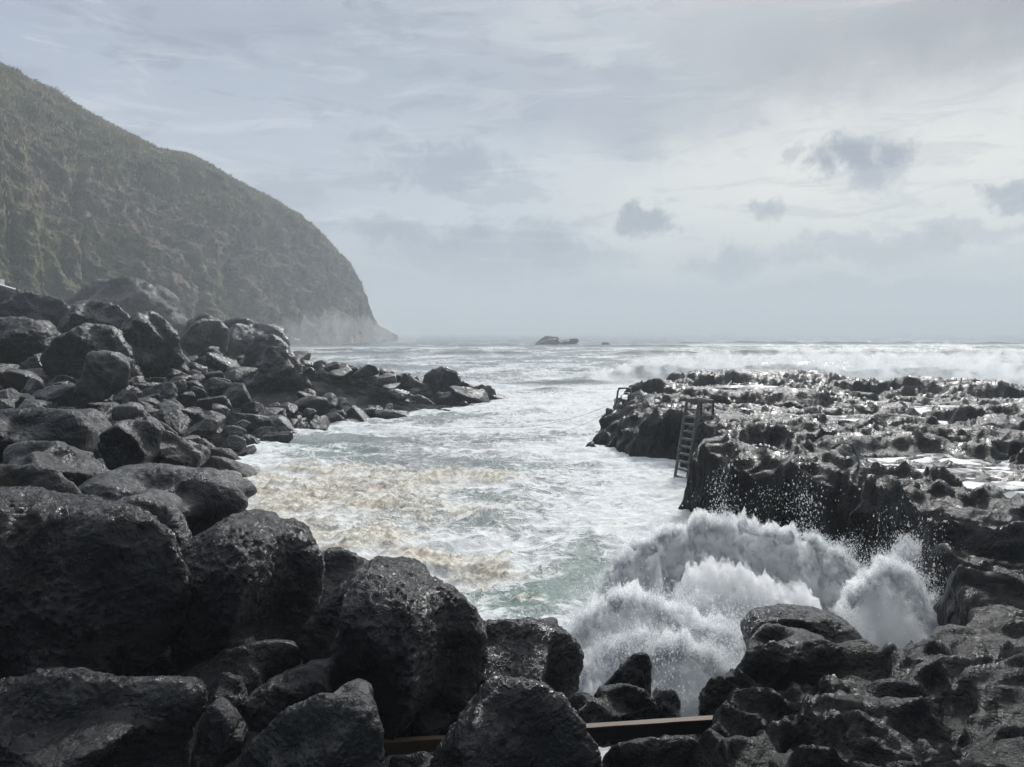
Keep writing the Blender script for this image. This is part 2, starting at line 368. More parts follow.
m, k, out = new_mat('surf_foam'); M['surf'] = m
pv = k.node('ShaderNodeVolumePrincipled'); pv.inputs['Color'].default_value = (.997, .999, 1.0, 1); pv.inputs['Anisotropy'].default_value = .35
pos = k.node('ShaderNodeNewGeometry').outputs['Position']
k.put(pv.inputs['Density'], k.m('MULTIPLY', k.m('POWER', k.ss(k.noise(pos, .75, 5, .62), .42, .68), 1.4), 2.0)); k.l.new(pv.outputs[0], out.inputs['Volume'])
m, k, out = new_mat('surf_mist'); M['surfmist'] = m
pv = k.node('ShaderNodeVolumePrincipled'); pv.inputs['Color'].default_value = (.99, .995, 1.0, 1); pv.inputs['Anisotropy'].default_value = .2
pos = k.node('ShaderNodeNewGeometry').outputs['Position']
k.put(pv.inputs['Density'], k.m('MULTIPLY', k.ss(k.noise(pos, .06, 4, .6), .34, .66), .05)); k.l.new(pv.outputs[0], out.inputs['Volume'])

m, k, out = new_mat('water_sheet'); M['sheet'] = m
pos = k.node('ShaderNodeNewGeometry').outputs['Position']
st = k.vm('MULTIPLY', pos, (1, 1, .30)); nz = k.noise(st, 6, 8, .72, .5); nf = k.noise(pos, 26, 6, .75, .4); nl = k.noise(pos, 2.2, 5, .6, .3)
c = k.mix(k.ss(nz, .38, .60), (.78, .84, .85), (.985, .99, .99)); c = k.mix(k.ss(nf, .5, .68), c, (.99, .99, .99)); c = k.mix(k.m('MULTIPLY', k.ss(nl, .52, .36), .4), c, (.66, .74, .76))
nb = k.bump(k.m('ADD', k.m('ADD', nz, nl), k.m('MULTIPLY', nf, 1.0)), .55, .10)
d = k.node('ShaderNodeBsdfDiffuse'); k.l.new(c, d.inputs[0]); k.l.new(nb, d.inputs['Normal'])
t = k.node('ShaderNodeBsdfTranslucent'); k.l.new(c, t.inputs[0]); k.l.new(nb, t.inputs['Normal'])
mx = k.node('ShaderNodeMixShader'); mx.inputs[0].default_value = .68
k.l.new(d.outputs[0], mx.inputs[1]); k.l.new(t.outputs[0], mx.inputs[2]); k.l.new(mx.outputs[0], out.inputs[0])

m, k, out = new_mat('pool_water'); M['pool'] = m
pos = k.node('ShaderNodeNewGeometry').outputs['Position']
fm = k.ss(k.noise(pos, .7, 6, .62, .8), .40, .60)
c = k.mix(fm, (.34, .36, .36), (.8, .82, .82))  # pool foam; pale base and extra white also paint in the sky's reflection
b = principled(k, out, Base_Color=c, Roughness=k.mixf(fm, .10, .6), Normal=k.bump(k.noise(pos, 5, 4, .6), .35, .05))

m, k, out = new_mat('headland'); M['hill'] = m
geo = k.node('ShaderNodeNewGeometry'); pos = geo.outputs['Position']
hb, hv = attr(k, 'bare'), attr(k, 'height')
a1 = k.noise(pos, .035, 6, .62, .5); a2 = k.noise(pos, .16, 6, .7); a3 = k.noise(pos, .6, 4, .7)
veg = k.mix(k.ss(a1, .40, .60), (.105, .125, .070), (.22, .205, .115))
veg = k.mix(k.ss(a2, .45, .66), veg, (.15, .145, .085))
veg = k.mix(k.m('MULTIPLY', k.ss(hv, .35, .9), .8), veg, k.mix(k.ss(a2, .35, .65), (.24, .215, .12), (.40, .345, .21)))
veg = k.mix(k.m('MULTIPLY', k.ss(a3, .55, .72), .7), veg, (.032, .045, .034))
rock = k.mix(k.ss(a2, .35, .62), (.07, .058, .052), (.27, .215, .175))
rockm = k.ss(k.m('ADD', hb, k.m('MULTIPLY', k.m('SUBTRACT', a2, .5), 1.6)), .34, .52)
dk = k.ss(k.noise(pos, .06, 5, .7, .6), .50, .62)
veg = k.mix(k.m('MULTIPLY', dk, .75), veg, (.028, .036, .030))
veg = k.mix(k.m('MULTIPLY', k.ss(k.noise(pos, .022, 4, .6, .4), .52, .60), .6), veg, (.22, .185, .115))
veg = k.mix(k.m('MULTIPLY', k.ss(k.noise(pos, .4, 4, .7), .60, .72), .6), veg, (.21, .20, .17))
c = k.mix(rockm, veg, rock)
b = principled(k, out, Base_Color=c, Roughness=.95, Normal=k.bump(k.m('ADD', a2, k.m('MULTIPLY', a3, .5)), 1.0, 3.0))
b.inputs['Specular IOR Level'].default_value = .15

m, k, out = new_mat('cane'); M['cane'] = m
pos = k.node('ShaderNodeNewGeometry').outputs['Position']
c = k.mix(k.ss(k.noise(pos, .12, 4, .6), .4, .62), (.19, .175, .095), (.38, .32, .19))
d = principled(k, out, Base_Color=c, Roughness=.9)

def plain(name, c, r, nscale=20, amt=.4, bd=.01, metal=0, c2=None):
    m, k, out = new_mat(name); pos = k.node('ShaderNodeNewGeometry').outputs['Position']
    st = k.vm('MULTIPLY', pos, (.15, 1, 1)) if 'wood' in name else pos
    n_ = k.noise(st, nscale, 6, .65); cc = k.mix(k.ss(n_, .35, .65), c, c2 or tuple(v*amt for v in c))
    principled(k, out, Base_Color=cc, Roughness=r, Normal=k.bump(n_, .6, bd), Metallic=metal); M[name] = m; return m
plain('weathered_wood', (.22, .21, .20), .7, 14); plain('brown_wood', (.10, .066, .038), .6, 30, c2=(.09, .055, .028))
plain('dark_wood', (.035, .030, .026), .45, 30, c2=(.014, .012, .011)); plain('rope_fibre', (.2, .19, .18), .8, 60)
plain('whitewash', (.72, .72, .70), .8, 3, c2=(.5, .5, .48)); plain('rusty_iron', (.10, .045, .025), .7, 60)
plain('galvanised', (.20, .20, .20), .45, 25, c2=(.11, .105, .10), metal=.3)

# ------------------------------------------------------------------ coast outlines (plan view, metres)
LAND_L = [(2.3, -8), (2.2, 6.2), (1.3, 7.6), (.7, 8.9), (-.6, 10.2), (-3, 12.6), (-5.2, 15.2), (-7.2, 18), (-9.4, 23), (-10.6, 28), (-11.6, 36), (-9.0, 41.5),
          (-6.2, 45), (-2.6, 50), (-.6, 53), (-1.5, 57), (-6, 61), (-12, 64), (-20, 69), (-32, 84), (-60, 120), (-78, 190), (-78, 240), (-90, 330), (-100, 430), (-420, 430), (-420, -8)]
SHELF = [(2.0, -8), (1.35, 4), (1.5, 6.2), (2.05, 7.6), (2.35, 8.0), (2.9, 8.45), (3.45, 8.2), (3.9, 7.4), (4.6, 7.8), (5.3, 8.7), (5.95, 9.9), (6.6, 11.5), (7.2, 13.2), (7.5, 14.6), (7.3, 15.7), (7.7, 16.7), (6.7, 17.1), (6.6, 18.3), (5.5, 18.7),
         (4.9, 20.6), (5.7, 22.3), (6.5, 24.0), (6.5, 25.6), (6.0, 27.0), (5.2, 28.6), (4.4, 30.2), (3.5, 32), (3.9, 34), (4.6, 38), (5.6, 44), (7.0, 50), (9, 55), (14, 57), (26, 58), (38, 55), (50, 52), (90, 52), (120, 40), (120, -8)]

def left_ground(x, y):
    d = sdf(LAND_L, x, y)
    near = .30*np.minimum(d, 6)+.16*np.clip(d-6, 0, 200)
    far = .25*np.minimum(d, 60)+.02*np.clip(d-60, 0, 400)
    t = sst(16, 40, y); h = near*(1-t)+far*t
    h = np.where(y < 9, np.minimum(h, .75+.0*y), h)*1.0 if False else h
    cap = 1.0+np.clip(y-4, 0, 30)*.22+np.clip(-x-3, 0, 40)*.22   # low hollow close to the camera
    return np.where(d > 0, np.minimum(h, cap), d*.5), d

# ------------------------------------------------------------------ sea
def geo_axis(fine0, fine1, step, end, ratio):
    a = list(np.arange(fine0, fine1, step)); s = step
    while a[-1] < end: s *= ratio; a.append(a[-1]+s)
    return a
ys = [6.0]
while ys[-1] < 2600: ys.append(ys[-1]+max(.045, ys[-1]*.0052))
ys = np.array(ys, np.float32)
xp = [0.0]
while xp[-1] < 1700: xp.append(xp[-1]+(.055 if xp[-1] < 9 else max(.055, (xp[-1]-9)*.016+.055)))
xs = np.array([-v for v in xp[:0:-1]]+xp, np.float32)
gx, gy = np.meshgrid(xs, ys); sh = gx.shape; x = gx.ravel(); y = gy.ravel()
dL = sdf(LAND_L, x, y); dS = sdf(SHELF, x, y); dc = -np.maximum(dL, dS)      # metres from the nearest shore
outer = sst(48, 80, y)
wx = x+2.5*n2(x*.05, y*.05); wy = y+3.0*n2(x*.04+9, y*.06)
def crest(v, p): return (1-np.abs(np.sin(v)))**p
z = np.zeros_like(x)
z += outer*.55*crest(wy*.11+.25*n2(x*.02, y*.02)*6, 1.6)*(0.6+.8*n2(x*.025+3, y*.02)) * sst(2200, 300, y)
z += outer*.28*crest(wy*.29+wx*.06+3*n2(x*.05, y*.05), 1.8) * sst(900, 100, y)
z += (.10+.10*outer)*fbm2(x*.35, y*.55, 4) * sst(600, 60, y)*1.6
z += (.16*(1-outer)+.05)*(fbm2(wx*.22, wy*.38, 3, ridged=True)-.3)
chop = fbm2(x*1.3+.8*n2(x, y), y*1.7, 4, .55, ridged=True)
z += .050*chop*sst(200, 10, y)
lump = np.abs(fbm2(x*2.8, y*3.2, 3, .6))
# brown foam patches
def patch(px, py, rx, ry):
    c = PZ(px, py, 0); return np.exp(-(((x-c.x)/rx)**2+((y-c.y)/ry)**2))
pw = np.zeros_like(x)
for q in ((400, 478, 3.6, 2.6), (455, 476, 2.6, 1.7), (300, 500, 2.6, 2.6), (330, 470, 2.0, 1.6), (270, 480, 1.6, 2.2), (480, 572, 1.0, 1.2), (400, 510, 3.0, 2.0), (360, 490, 3, 3), (430, 560, 1.0, 1.5), (531, 604, .35, .3), (380, 540, 1.8, 2.0), (290, 535, 1.6, 2)):
    pw = np.maximum(pw, patch(*q))
bn = fbm2(x*.8+1.2*n2(x*.5, y*.5), y*1.5+1.0*n2(y*.5, x*.5), 5, .6)
brown = sst(.08, .95, pw*.9+bn*1.1)
z += brown*.15*(lump+.35*np.abs(n2(x*7, y*8)))*sst(70, 30, y)*1.7
foamn = fbm2(wx*.10, wy*.16, 4)
foam = .66+foamn*1.15
foam = foam*(1-outer)+outer*(.38+foamn*1.1)
foam += .5*np.exp(-np.clip(dc, 0, 50)/1.2)
foam = foam+.35*sst(.2, .6, pw)
foam = np.where((y > 52) & (y < 110), foam+.10, foam)
foam *= 1-.50*sst(120, 420, y)
# calmer green patches near the viewer
green = np.zeros_like(x)
for (px, py, rx, ry, a) in ((520, 600, 1.6, 1.6, 1.0), (480, 592, 1.0, .8, 1), (590, 570, 1.6, 2.0, .7), (560, 545, 2.6, 2.2, .7), (640, 500, 2.6, 2.0, .5), (590, 500, 2.4, 2.2, .45), (560, 470, 3, 2, .3), (300, 450, 2.5, 3, .45), (700, 515, 1.0, 1.2, .8), (640, 540, 1.6, 1.6, .5)):
    g_ = patch(px, py, rx, ry); green = np.maximum(green, a*g_)
foam -= green*.42
foam = np.maximum(foam, 0)
# breakers (x0, x1, y, height, width)
def breaker(x0, x1, yc, H, w, seed, slant=0.0):
    yy = yc+slant*(x-x0)+2.6*n2(x*.05+seed, x*0+seed)+.9*n2(x*.22+seed, y*0)
    env = sst(x0-5, x0+7, x)*sst(x1+5, x1-7, x)*(.72+.45*n2(x*.09+seed, x*0+2.1))
    t = (y-yy)/w
    prof = np.where(t < 0, np.exp(-(t*1.9)**2), np.exp(-(t*.75)**2))
    return env*prof, env*np.exp(-((y-yy+w*.6)/(w*1.6))**2)
bz = np.zeros_like(x); thin = np.zeros_like(x)
for i, a in enumerate([(9, 95, 75, 2.7, 4.0, 1.3, -.03), (-26, -4, 92, 1.6, 2.6, 5.1, .05), (-10, -3.2, 66, 1.1, 1.2, 8.2, 0), (-60, 5, 150, 1.8, 4, 2.2, .1), (20, 260, 155, 1.9, 5, 4.4, -.05), (60, 420, 290, 2.0, 7, 6.4, 0), (-80, 60, 240, 1.6, 6, 7.7, 0), (-3, 12, 70, .7, 1.6, 9.9, 0)]):
    p_, f_ = breaker(a[0], a[1], a[2], a[3], a[4], a[5], a[6])
    rgh = .35+.8*np.abs(fbm2(x*.30+a[5], y*.30, 4, .55))*1.2-.15; rgh = rgh*.75
    bz += a[3]*p_*(.62+.62*rgh); thin = np.maximum(thin, np.clip(p_*1.6, 0, 1))
    foam = foam+(f_*1.1+p_*.55)*(1 if a[2] < 120 else .45)
z += bz
z *= 1-.85*sst(0, -2.5, dc)*(y < 70)
z -= 1.6*sst(-.7, -2.2, dc)*(y < 90)
z += np.exp(-((dc-.2)/.8)**2)*.10*np.abs(n2(x*1.2, y*1.2))*(y < 70)
foam = np.maximum(foam, thin*1.5)
calm = .8*sst(110, 300, y)
V = np.stack([x, y, z], 1)
# lateral roll of foam, so crests are not pure heightfield
V[:, 1] -= bz*.30
me = mesh_np('sea', V, grid_faces(*sh), M['sea'], attrs={'thin': thin, 'foam': foam, 'brown': brown, 'calm': calm, 'green': np.clip(green, 0, 1)})
sea = obj('sea', me, kind='structure')

# ------------------------------------------------------------------ lava shelf on the right
th = np.linspace(math.radians(-2), math.radians(62), 980); r = [3.6]
while r[-1] < 105: r.append(r[-1]*1.0+max(.016, r[-1]*.0047))
r = np.array(r)
gt, gr_ = np.meshgrid(th, r); sh = gt.shape
x = (np.sin(gt)*gr_).ravel().astype(np.float32); y = (np.cos(gt)*gr_).ravel().astype(np.float32)
x = x+.0; 
wxs = x+.9*n2(x*.35, y*.35)+.25*n2(x*1.3, y*1.3); wys = y+.9*n2(x*.35+7, y*.35+3)+.25*n2(x*1.3+4, y*1.3)
d = sdf(SHELF, x, y)+.24*n2(x*.6, y*.6)+.06*n2(x*1.5, y*1.5)
wxf = wxs*(1-.35*sst(20, 40, y)); top = 1.52-.62*sst(26, 46, y)+.26*fbm2(x*.10, y*.12, 3)
rid = fbm2(wxs*.30, wys*.50, 4, .5, ridged=True); rid2 = fbm2(wxs*1.0, wys*1.5, 3, .5, ridged=True)
top += .66*(rid-.38)+.07*(rid2-.35)
top += .22*sst(.02, .22, fbm2(wxs*.25+5, wys*.3, 3))       # ledges
top += -.30*sst(.10, .30, fbm2(wxs*.32+15, wys*.4+8, 3))
for (px, py, Yb, rx, ry, amp) in ((735, 373, 56, 6, 2.0, 1.05), (790, 378, 55, 4, 1.8, .7), (662, 376, 44, 1.5, 2.4, 1.0), (640, 385, 45, 1.6, 2, .45), (870, 383, 47, 5, 1.6, .95), (915, 388, 48, 3, 2, .6),
        (970, 387, 46, 1.6, 1.5, .75), (1010, 392, 46, 3, 2, .5), (840, 440, 27, 2.5, 1.6, .35), (900, 480, 19, 1.6, 1.2, .4), (760, 440, 26, 2, 1.5, .4), (725, 455, 20.6, 1.2, 1.0, .2),
        (930, 500, 14.8, 1.5, .7, .45), (690, 430, 28, 1.5, 1.2, .25), (780, 408, 38, 4, 1.5, .7), (700, 405, 40, 3, 1.3, .5), (940, 435, 30, 4, 1.5, .4), (990, 620, 8.8, .9, .7, .15)):
    c = P(px, py, Yb); top += amp*np.exp(-(((x-c.x)/rx)**2+((y-c.y)/ry)**2))*(1+.5*(rid-.3))
top -= .30*np.exp(-(((x-2.9)/1.0)**2+((y-8.6)/1.1)**2))
POOLS = [(1008, 482, 1.28, 3.3, 5.2, 'broad pale tide pool behind the hump at the right edge'), (884, 424, 1.30, 3.0, 3.6, 'winding silver tide pool in the middle of the black shelf'),
         (700, 391, 1.35, 4.0, 2.4, 'narrow tide pool behind the wooden ladder'), (955, 412, 1.30, 2.6, 2.6, 'small bright tide pool near the far right end of the shelf'),
         (757, 388, 1.35, 2.2, 1.8, 'small tide pool just below the highest far ridge of the shelf'), (652, 397, 1.35, 1.7, 2.0, 'pale flat puddle beside the metal handrail')]
for (px, py, zl, rx, ry, lb) in POOLS:
    c = PZ(px, py, zl); q = ((x-c.x)/rx)**2+((y-c.y)/ry)**2+.7*n2(x*.9/rx*2, y*.9/ry*2)
    w_ = sst(1.15, .55, q); top = top*(1-w_)+(zl-.14+.10*rid)*w_
fs = 1-.42*sst(18, 46, y); wxs = wxs*fs; wys = wys*fs
st_ = .34; tq = (top+.16*n2(x*.5+3, y*.5))/st_; ti = np.floor(tq); tf = tq-ti
top = top*.68+.32*((ti+sst(.30, .62, tf))*st_-.16*n2(x*.5+3, y*.5)+.0)
small = fbm2(wxs*3.4, wys*4.4, 4, .5)
top += .045*small*sst(60, 12, y)+.015*small
mid_ = fbm2(wxs*.95+33, wys*1.5+5, 2, .4, ridged=True); top += .17*(mid_-.35)*sst(60, 25, y)+.05*(mid_-.35)
top += .10*np.abs(fbm2(wxs*1.1+9, wys*1.6, 3))
soft = sst(25.5, 27.5, y)*sst(14, 8, x)*(.75+.5*n2(x*.6, y*.6+3))
d = d+soft*1.1*n2(x*.9+2, y*.9)
edge = np.clip((d+.28+soft*.9)/(.5+soft*3.4), 0, 1); edge = edge*edge*(3-2*edge)
top = 1.55+np.where(top > 1.55, .80*np.tanh((top-1.55)/.80), top-1.55)
z = -1.2+(top+1.2)*edge
z += (.10+1.6*soft)*edge*(1-edge)*(rid2-.1)
V = np.stack([x, y, z], 1)
wall = (edge*(1-edge)*4)
q3 = V*np.array([.75, .75, 1.9], np.float32)
V[:, 0] += wall*.50*fbm3(q3, 3, .42); V[:, 1] += wall*.55*fbm3(q3+31, 3, .42)
q4 = V*3.0
V[:, 0] += .05*fbm3(q4, 3); V[:, 1] += .05*fbm3(q4+11, 3)
keep = (d > -1.6).reshape(sh); kf = (keep[:-1, :-1] | keep[1:, 1:]).ravel()
fc = grid_faces(*sh)[kf]
obj('lava_shelf', mesh_np('lava_shelf', V, fc, M['shelf']), kind='structure')
for (px, py, zl, rx, ry, lb) in POOLS:
    c = PZ(px, py, zl); nv = 40; vs = [(0, 0, 0)]; fs = []
    for i in range(nv):
        a = 2*math.pi*i/nv; rr = 1.35+.12*math.sin(3*a+px); vs.append((rx*rr*math.cos(a), ry*rr*math.sin(a), 0)); fs.append((0, 1+i, 1+(i+1) % nv))
    # keep each sheet inside the shelf
    vs = [(v[0], v[1], v[2]) for v in vs]
    pts = np.array(vs)+np.array([c.x, c.y, 0]); dd = sdf(SHELF, pts[:, 0], pts[:, 1])
    for i in range(1, nv+1):
        t = 1.0
        while t > .3 and sdf(SHELF, np.array([c.x+vs[i][0]*t]), np.array([c.y+vs[i][1]*t]))[0] < .9: t -= .07
        vs[i] = (vs[i][0]*t, vs[i][1]*t, 0)
    me = bpy.data.meshes.new('tide_pool'); me.from_pydata(vs, [], fs); me.materials.append(M['pool']); me.update()
    obj('tide_pool', me, loc=c, kind='structure', label=lb)

# ------------------------------------------------------------------ left shore ground
th = np.linspace(math.radians(-75), math.radians(24), 620); r = [2.5]
while r[-1] < 470: r.append(r[-1]*1.012)
r = np.array(r); gt, gr_ = np.meshgrid(th, r); sh = gt.shape
x = (np.sin(gt)*gr_).ravel().astype(np.float32); y = (np.cos(gt)*gr_).ravel().astype(np.float32)
h, d = left_ground(x, y)
h = h+sst(-.5, 1, d)*(.22*fbm2(x*.5, y*.5, 5, .55, ridged=True)-.15)*np.clip(gr_.ravel()/15, .4, 2)-.55*sst(0, 3, d)-.55*sst(2, 6, d)*sst(12, 30, y)
V = np.stack([x, y, h], 1); keep = (d > -5).reshape(sh); kf = (keep[:-1, :-1] & keep[1:, 1:]).ravel()
obj('shore_ground', mesh_np('shore_ground', V, grid_faces(*sh)[kf], M['ground']), kind='structure')

# ------------------------------------------------------------------ headland
SIL = [(-420, 20), (-300, 25), (-200, 28), (-120, 20), (-60, 38), (0, 65), (35, 84), (60, 96), (85, 112), (110, 125), (140, 140), (165, 153), (190, 158), (210, 167), (235, 184), (262, 199), (285, 212), (305, 222), (322, 240), (335, 256), (350, 270), (360, 288), (367, 305), (372, 318), (378, 326), (390, 331), (397, 334)]
sx = np.array([s_[0] for s_ in SIL], float); sy = np.array([s_[1] for s_ in SIL], float); sy = sy-np.interp(sx, [0, 150, 260, 350, 372, 397], [0, 1, 6, 9, 5, 0])
nu, nvv = 900, 360
uu = np.linspace(0, 1, nu); pxs = -420+817*(uu**.9); tops = np.interp(pxs, sx, sy)
yc = np.interp(pxs, [-420, -200, 0, 200, 300, 350, 372, 397], [170, 210, 262, 330, 380, 405, 418, 425])
yf = np.interp(pxs, [-420, -200, 0, 200, 300, 350, 372, 397], [95, 110, 160, 235, 320, 385, 410, 421])
cx = (pxs-512)/F*yc; cz = CH+(HZ-tops)/F*yc; fx = (pxs-512)/F*yf
prof = np.linspace(0, 1, nvv)
PX, T = np.meshgrid(pxs, prof)
U_, _ = np.meshgrid(uu, prof)
# lower part steep cliff, upper part rounded slope
ph = 1-(1-T)**1.25; pd = T**1.25
hx = fx[None]*(1-pd)+cx[None]*pd; hy = yf[None]*(1-pd)+yc[None]*pd; hz = -2+(cz[None]+2)*(ph*1.0)
x, y, z = hx.ravel(), hy.ravel(), hz.ravel(); Tt = T.ravel()
p3 = np.stack([x, y, z], 1).astype(np.float32)
fade = (1-sst(.70, .97, Tt)*.93)*np.clip((CH+(HZ-np.interp(PX.ravel(), sx, sy))/F*200)/40, .15, 1)
g1 = fbm3(p3*np.array([.012, .012, .006], np.float32), 4, .55, ridged=True); g2_ = fbm3(p3*.045, 5, .55, ridged=True); g3_ = fbm3(p3*.2, 4, .6)
disp = (13*(g1-.3)+11.0*(g2_-.3)+3.4*g3_)*fade
nx_, ny_ = .75, -.62
gully = np.abs(np.sin(PX.ravel()*.035+2.2*n2(PX.ravel()*.012, Tt*2)+Tt*1.1))
disp += -5.0*sst(.35, .0, gully)*fade
x = x+disp*nx_; y = y+disp*ny_; z = z+disp*.18-1.5*sst(.8, 1, Tt)+.9*g3_*(1-sst(.93, 1, Tt)*.6)
bare = .34+.62*sst(230, 360, PX.ravel())*(1-sst(.75, .95, Tt))+.22*fbm3(p3*.03, 3)*2-.12*sst(.5, .9, Tt)
bare = bare+.35*np.exp(-((Tt-.42+.10*n2(PX.ravel()*.01, Tt*0))/.10)**2)*sst(60, 160, PX.ravel())
# back side falls away behind the crest
V = np.stack([x, y, z], 1)
Vb = V.reshape(nvv, nu, 3)[-1]; rows = [V.reshape(nvv, nu, 3)]
for kx in (1, 2, 3, 4):
    q = Vb.copy(); q[:, 0] -= 14*kx*kx*.6; q[:, 1] += 12*kx; q[:, 2] = q[:, 2]*(1-.05*kx*kx)-1.5*kx; rows.append(q[None])
V = np.concatenate(rows, 0); nr = V.shape[0]; ext = 4*nu
V = V.reshape(-1, 3)
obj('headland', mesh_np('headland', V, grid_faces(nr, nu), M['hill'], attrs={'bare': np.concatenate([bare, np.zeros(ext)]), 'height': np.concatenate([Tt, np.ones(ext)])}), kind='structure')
# cane and scrub growing on the slope: thin blades in tufts
HV = V[:nvv*nu].reshape(nvv, nu, 3); BR = bare.reshape(nvv, nu)
rng = np.random.RandomState(5); NB = 80000
ii = np.minimum((nvv-1)*(1-rng.beta(.8, 3.6, NB)), nvv-1).astype(int); jj = (rng.uniform(.28, .985, NB)*(nu-1)).astype(int)
tuft = fbm2(ii*.03, jj*.02, 3); ok = (tuft > -.12) & ((BR[ii, jj] < .48) | (rng.uniform(size=NB) < .25)) & (pxs[jj] < 362); ii, jj = ii[ok], jj[ok]; nb_ = len(ii)
base = HV[ii, jj]+rng.normal(0, .5, (nb_, 3))*np.array([1, 1, .1]); hh = rng.uniform(.5, 1.6, nb_)*(.5+.7*(ii/nvv))*np.interp(pxs[jj], [0, 330, 370], [1, .8, .3])
ww = rng.uniform(.12, .34, nb_); an = rng.uniform(0, np.pi, nb_); ln = rng.normal(0, .28, (nb_, 2))
dx, dy = np.cos(an)*ww, np.sin(an)*ww; z0 = np.zeros(nb_)
v0 = base+np.stack([-dx, -dy, z0-.6], 1); v1 = base+np.stack([dx, dy, z0-.6], 1); v2 = base+np.stack([ln[:, 0]*hh+dx*.6, ln[:, 1]*hh+dy*.6, hh*.75], 1); v3 = base+np.stack([ln[:, 0]*hh*1.7, ln[:, 1]*hh*1.7, hh], 1)
VV = np.stack([v0, v1, v2, v3], 1).reshape(-1, 3); fb = np.arange(nb_*4).reshape(-1, 4)
obj('hillside_cane', mesh_np('hillside_cane', VV, fb, M['cane'], smooth=False), kind='stuff', label='dry cane and scrub covering the headland slope', category='vegetation')

# ------------------------------------------------------------------ boulders
import bmesh
ICO = {}
def ico(n):
    if n not in ICO:
        bm = bmesh.new(); bmesh.ops.create_icosphere(bm, subdivisions=n, radius=1)
        Vv = np.array([v.co[:] for v in bm.verts], np.float32); Ff = np.array([[v.index for v in f.verts] for f in bm.faces], np.int32); bm.free(); ICO[n] = (Vv/np.linalg.norm(Vv, axis=1)[:, None], Ff)
    return ICO[n]
def facets(D, rng, n, lo=.60, hi=.88, p=38):
    acc = np.ones(len(D))
    for _ in range(n):
        v = rng.normal(size=3); v /= np.linalg.norm(v); dd = rng.uniform(lo, hi)
        acc += np.maximum(D@v/dd, 0)**p
    return acc**(-1/p)
def rough_up(V, D, size, rng, amp=1.0, ridge=.6):
    off = rng.uniform(-60, 60, 3).astype(np.float32)
    q = (V/size).astype(np.float32)
    r_ = .085*fbm3(q*1.1+off, 3)+.07*ridge*(fbm3(q*1.9+off+5, 4, .5, True)-.3)
    q2 = q*1.0+off*1.7
    r_ = r_+.030*(fbm3(q2*3.3, 4, .55, True)-.3)+.016*(np.abs(fbm3(q2*8.0, 3, .6))-.2)*2
    dd = size*r_*amp
    w_ = V.astype(np.float32)+off
    lump = np.abs(fbm3(w_*2.4, 4, .55)); dd = dd+.036*amp*min(1.6, size)*(lump-.2)*1.2
    dd = dd+.032*(fbm3(w_*6.5, 3, .6, True)-.3)*min(1.4, size+.2)
    zone = sst(-.12, .18, fbm3(w_*.8+3, 2)); dd = dd-.040*zone*np.clip(np.abs(fbm3(w_*15+7, 2))-.12, 0, 1)*min(1.4, size+.2)
    return V+D*dd[:, None]
def traced_rock(poly, Yd, thick, seed, sub=6, mat='wet', nf=8, boxy=2.9, amp=1.0, ridge=.6, cen=None):
    """a boulder whose outline, at its own distance, has the traced proportions and which is as deep as `thick`"""
    nf = 3 if mat == 'cap' else 11 if 28 < Yd < 130 else nf; lo_ = .36 if 28 < Yd < 130 else .38; rng = np.random.RandomState(seed); pw_ = [P(a, b, Yd) for a, b in poly]
    px_ = np.array([q.x for q in pw_]); pz_ = np.array([q.z for q in pw_])
    # area centroid
    A = 0; cxx = 0; czz = 0
    for i in range(len(px_)):
        j = (i+1) % len(px_); cr = px_[i]*pz_[j]-px_[j]*pz_[i]; A += cr; cxx += (px_[i]+px_[j])*cr; czz += (pz_[i]+pz_[j])*cr
    cx_, cz_ = cxx/(3*A), czz/(3*A)
    # radial table
    ths = np.linspace(-np.pi, np.pi, 361); R = np.zeros(361)
    for a_i, t in enumerate(ths):
        dx_, dz_ = math.cos(t), math.sin(t); best = 0
        for i in range(len(px_)):
            j = (i+1) % len(px_); ax, az_ = px_[i]-cx_, pz_[i]-cz_; ex, ez = px_[j]-px_[i], pz_[j]-pz_[i]; den = dx_*ez-dz_*ex
            if abs(den) < 1e-9: continue
            s_ = (ax*ez-az_*ex)/den; u_ = (ax*dz_-az_*dx_)/den
            if s_ > 0 and -1e-6 <= u_ <= 1+1e-6: best = max(best, s_)
        R[a_i] = best
    ker = np.exp(-(np.arange(-10, 11)/4.2)**2/2); ker /= ker.sum(); R = np.convolve(np.concatenate([R[-11:-1], R, R[1:11]]), ker, 'same')[10:-10]
    D, Ff = ico(sub); fr = facets(D, rng, nf, lo_, .74)
    fr = 1-(1-fr)*(1-np.exp(-(D[:, 1]/.28)**2))
    rho = np.sqrt(D[:, 0]**2+D[:, 2]**2); t = np.arctan2(D[:, 2], D[:, 0])
    sup = (rho**boxy+np.abs(D[:, 1])**boxy)**(-1/boxy)
    Rt = np.interp(t, ths, R); Rm = np.sqrt(abs(A)/2/np.pi)
    rn = rho*sup*fr
    V = np.stack([np.cos(t)*Rt*rn, D[:, 1]*sup*fr*thick/2*(.75+.25*Rt/Rm), np.sin(t)*Rt*rn], 1)
    V = rough_up(V, D, Rm, rng, amp*.8, ridge)
    return V, Ff, Vector((cx_, Yd, cz_)), mat
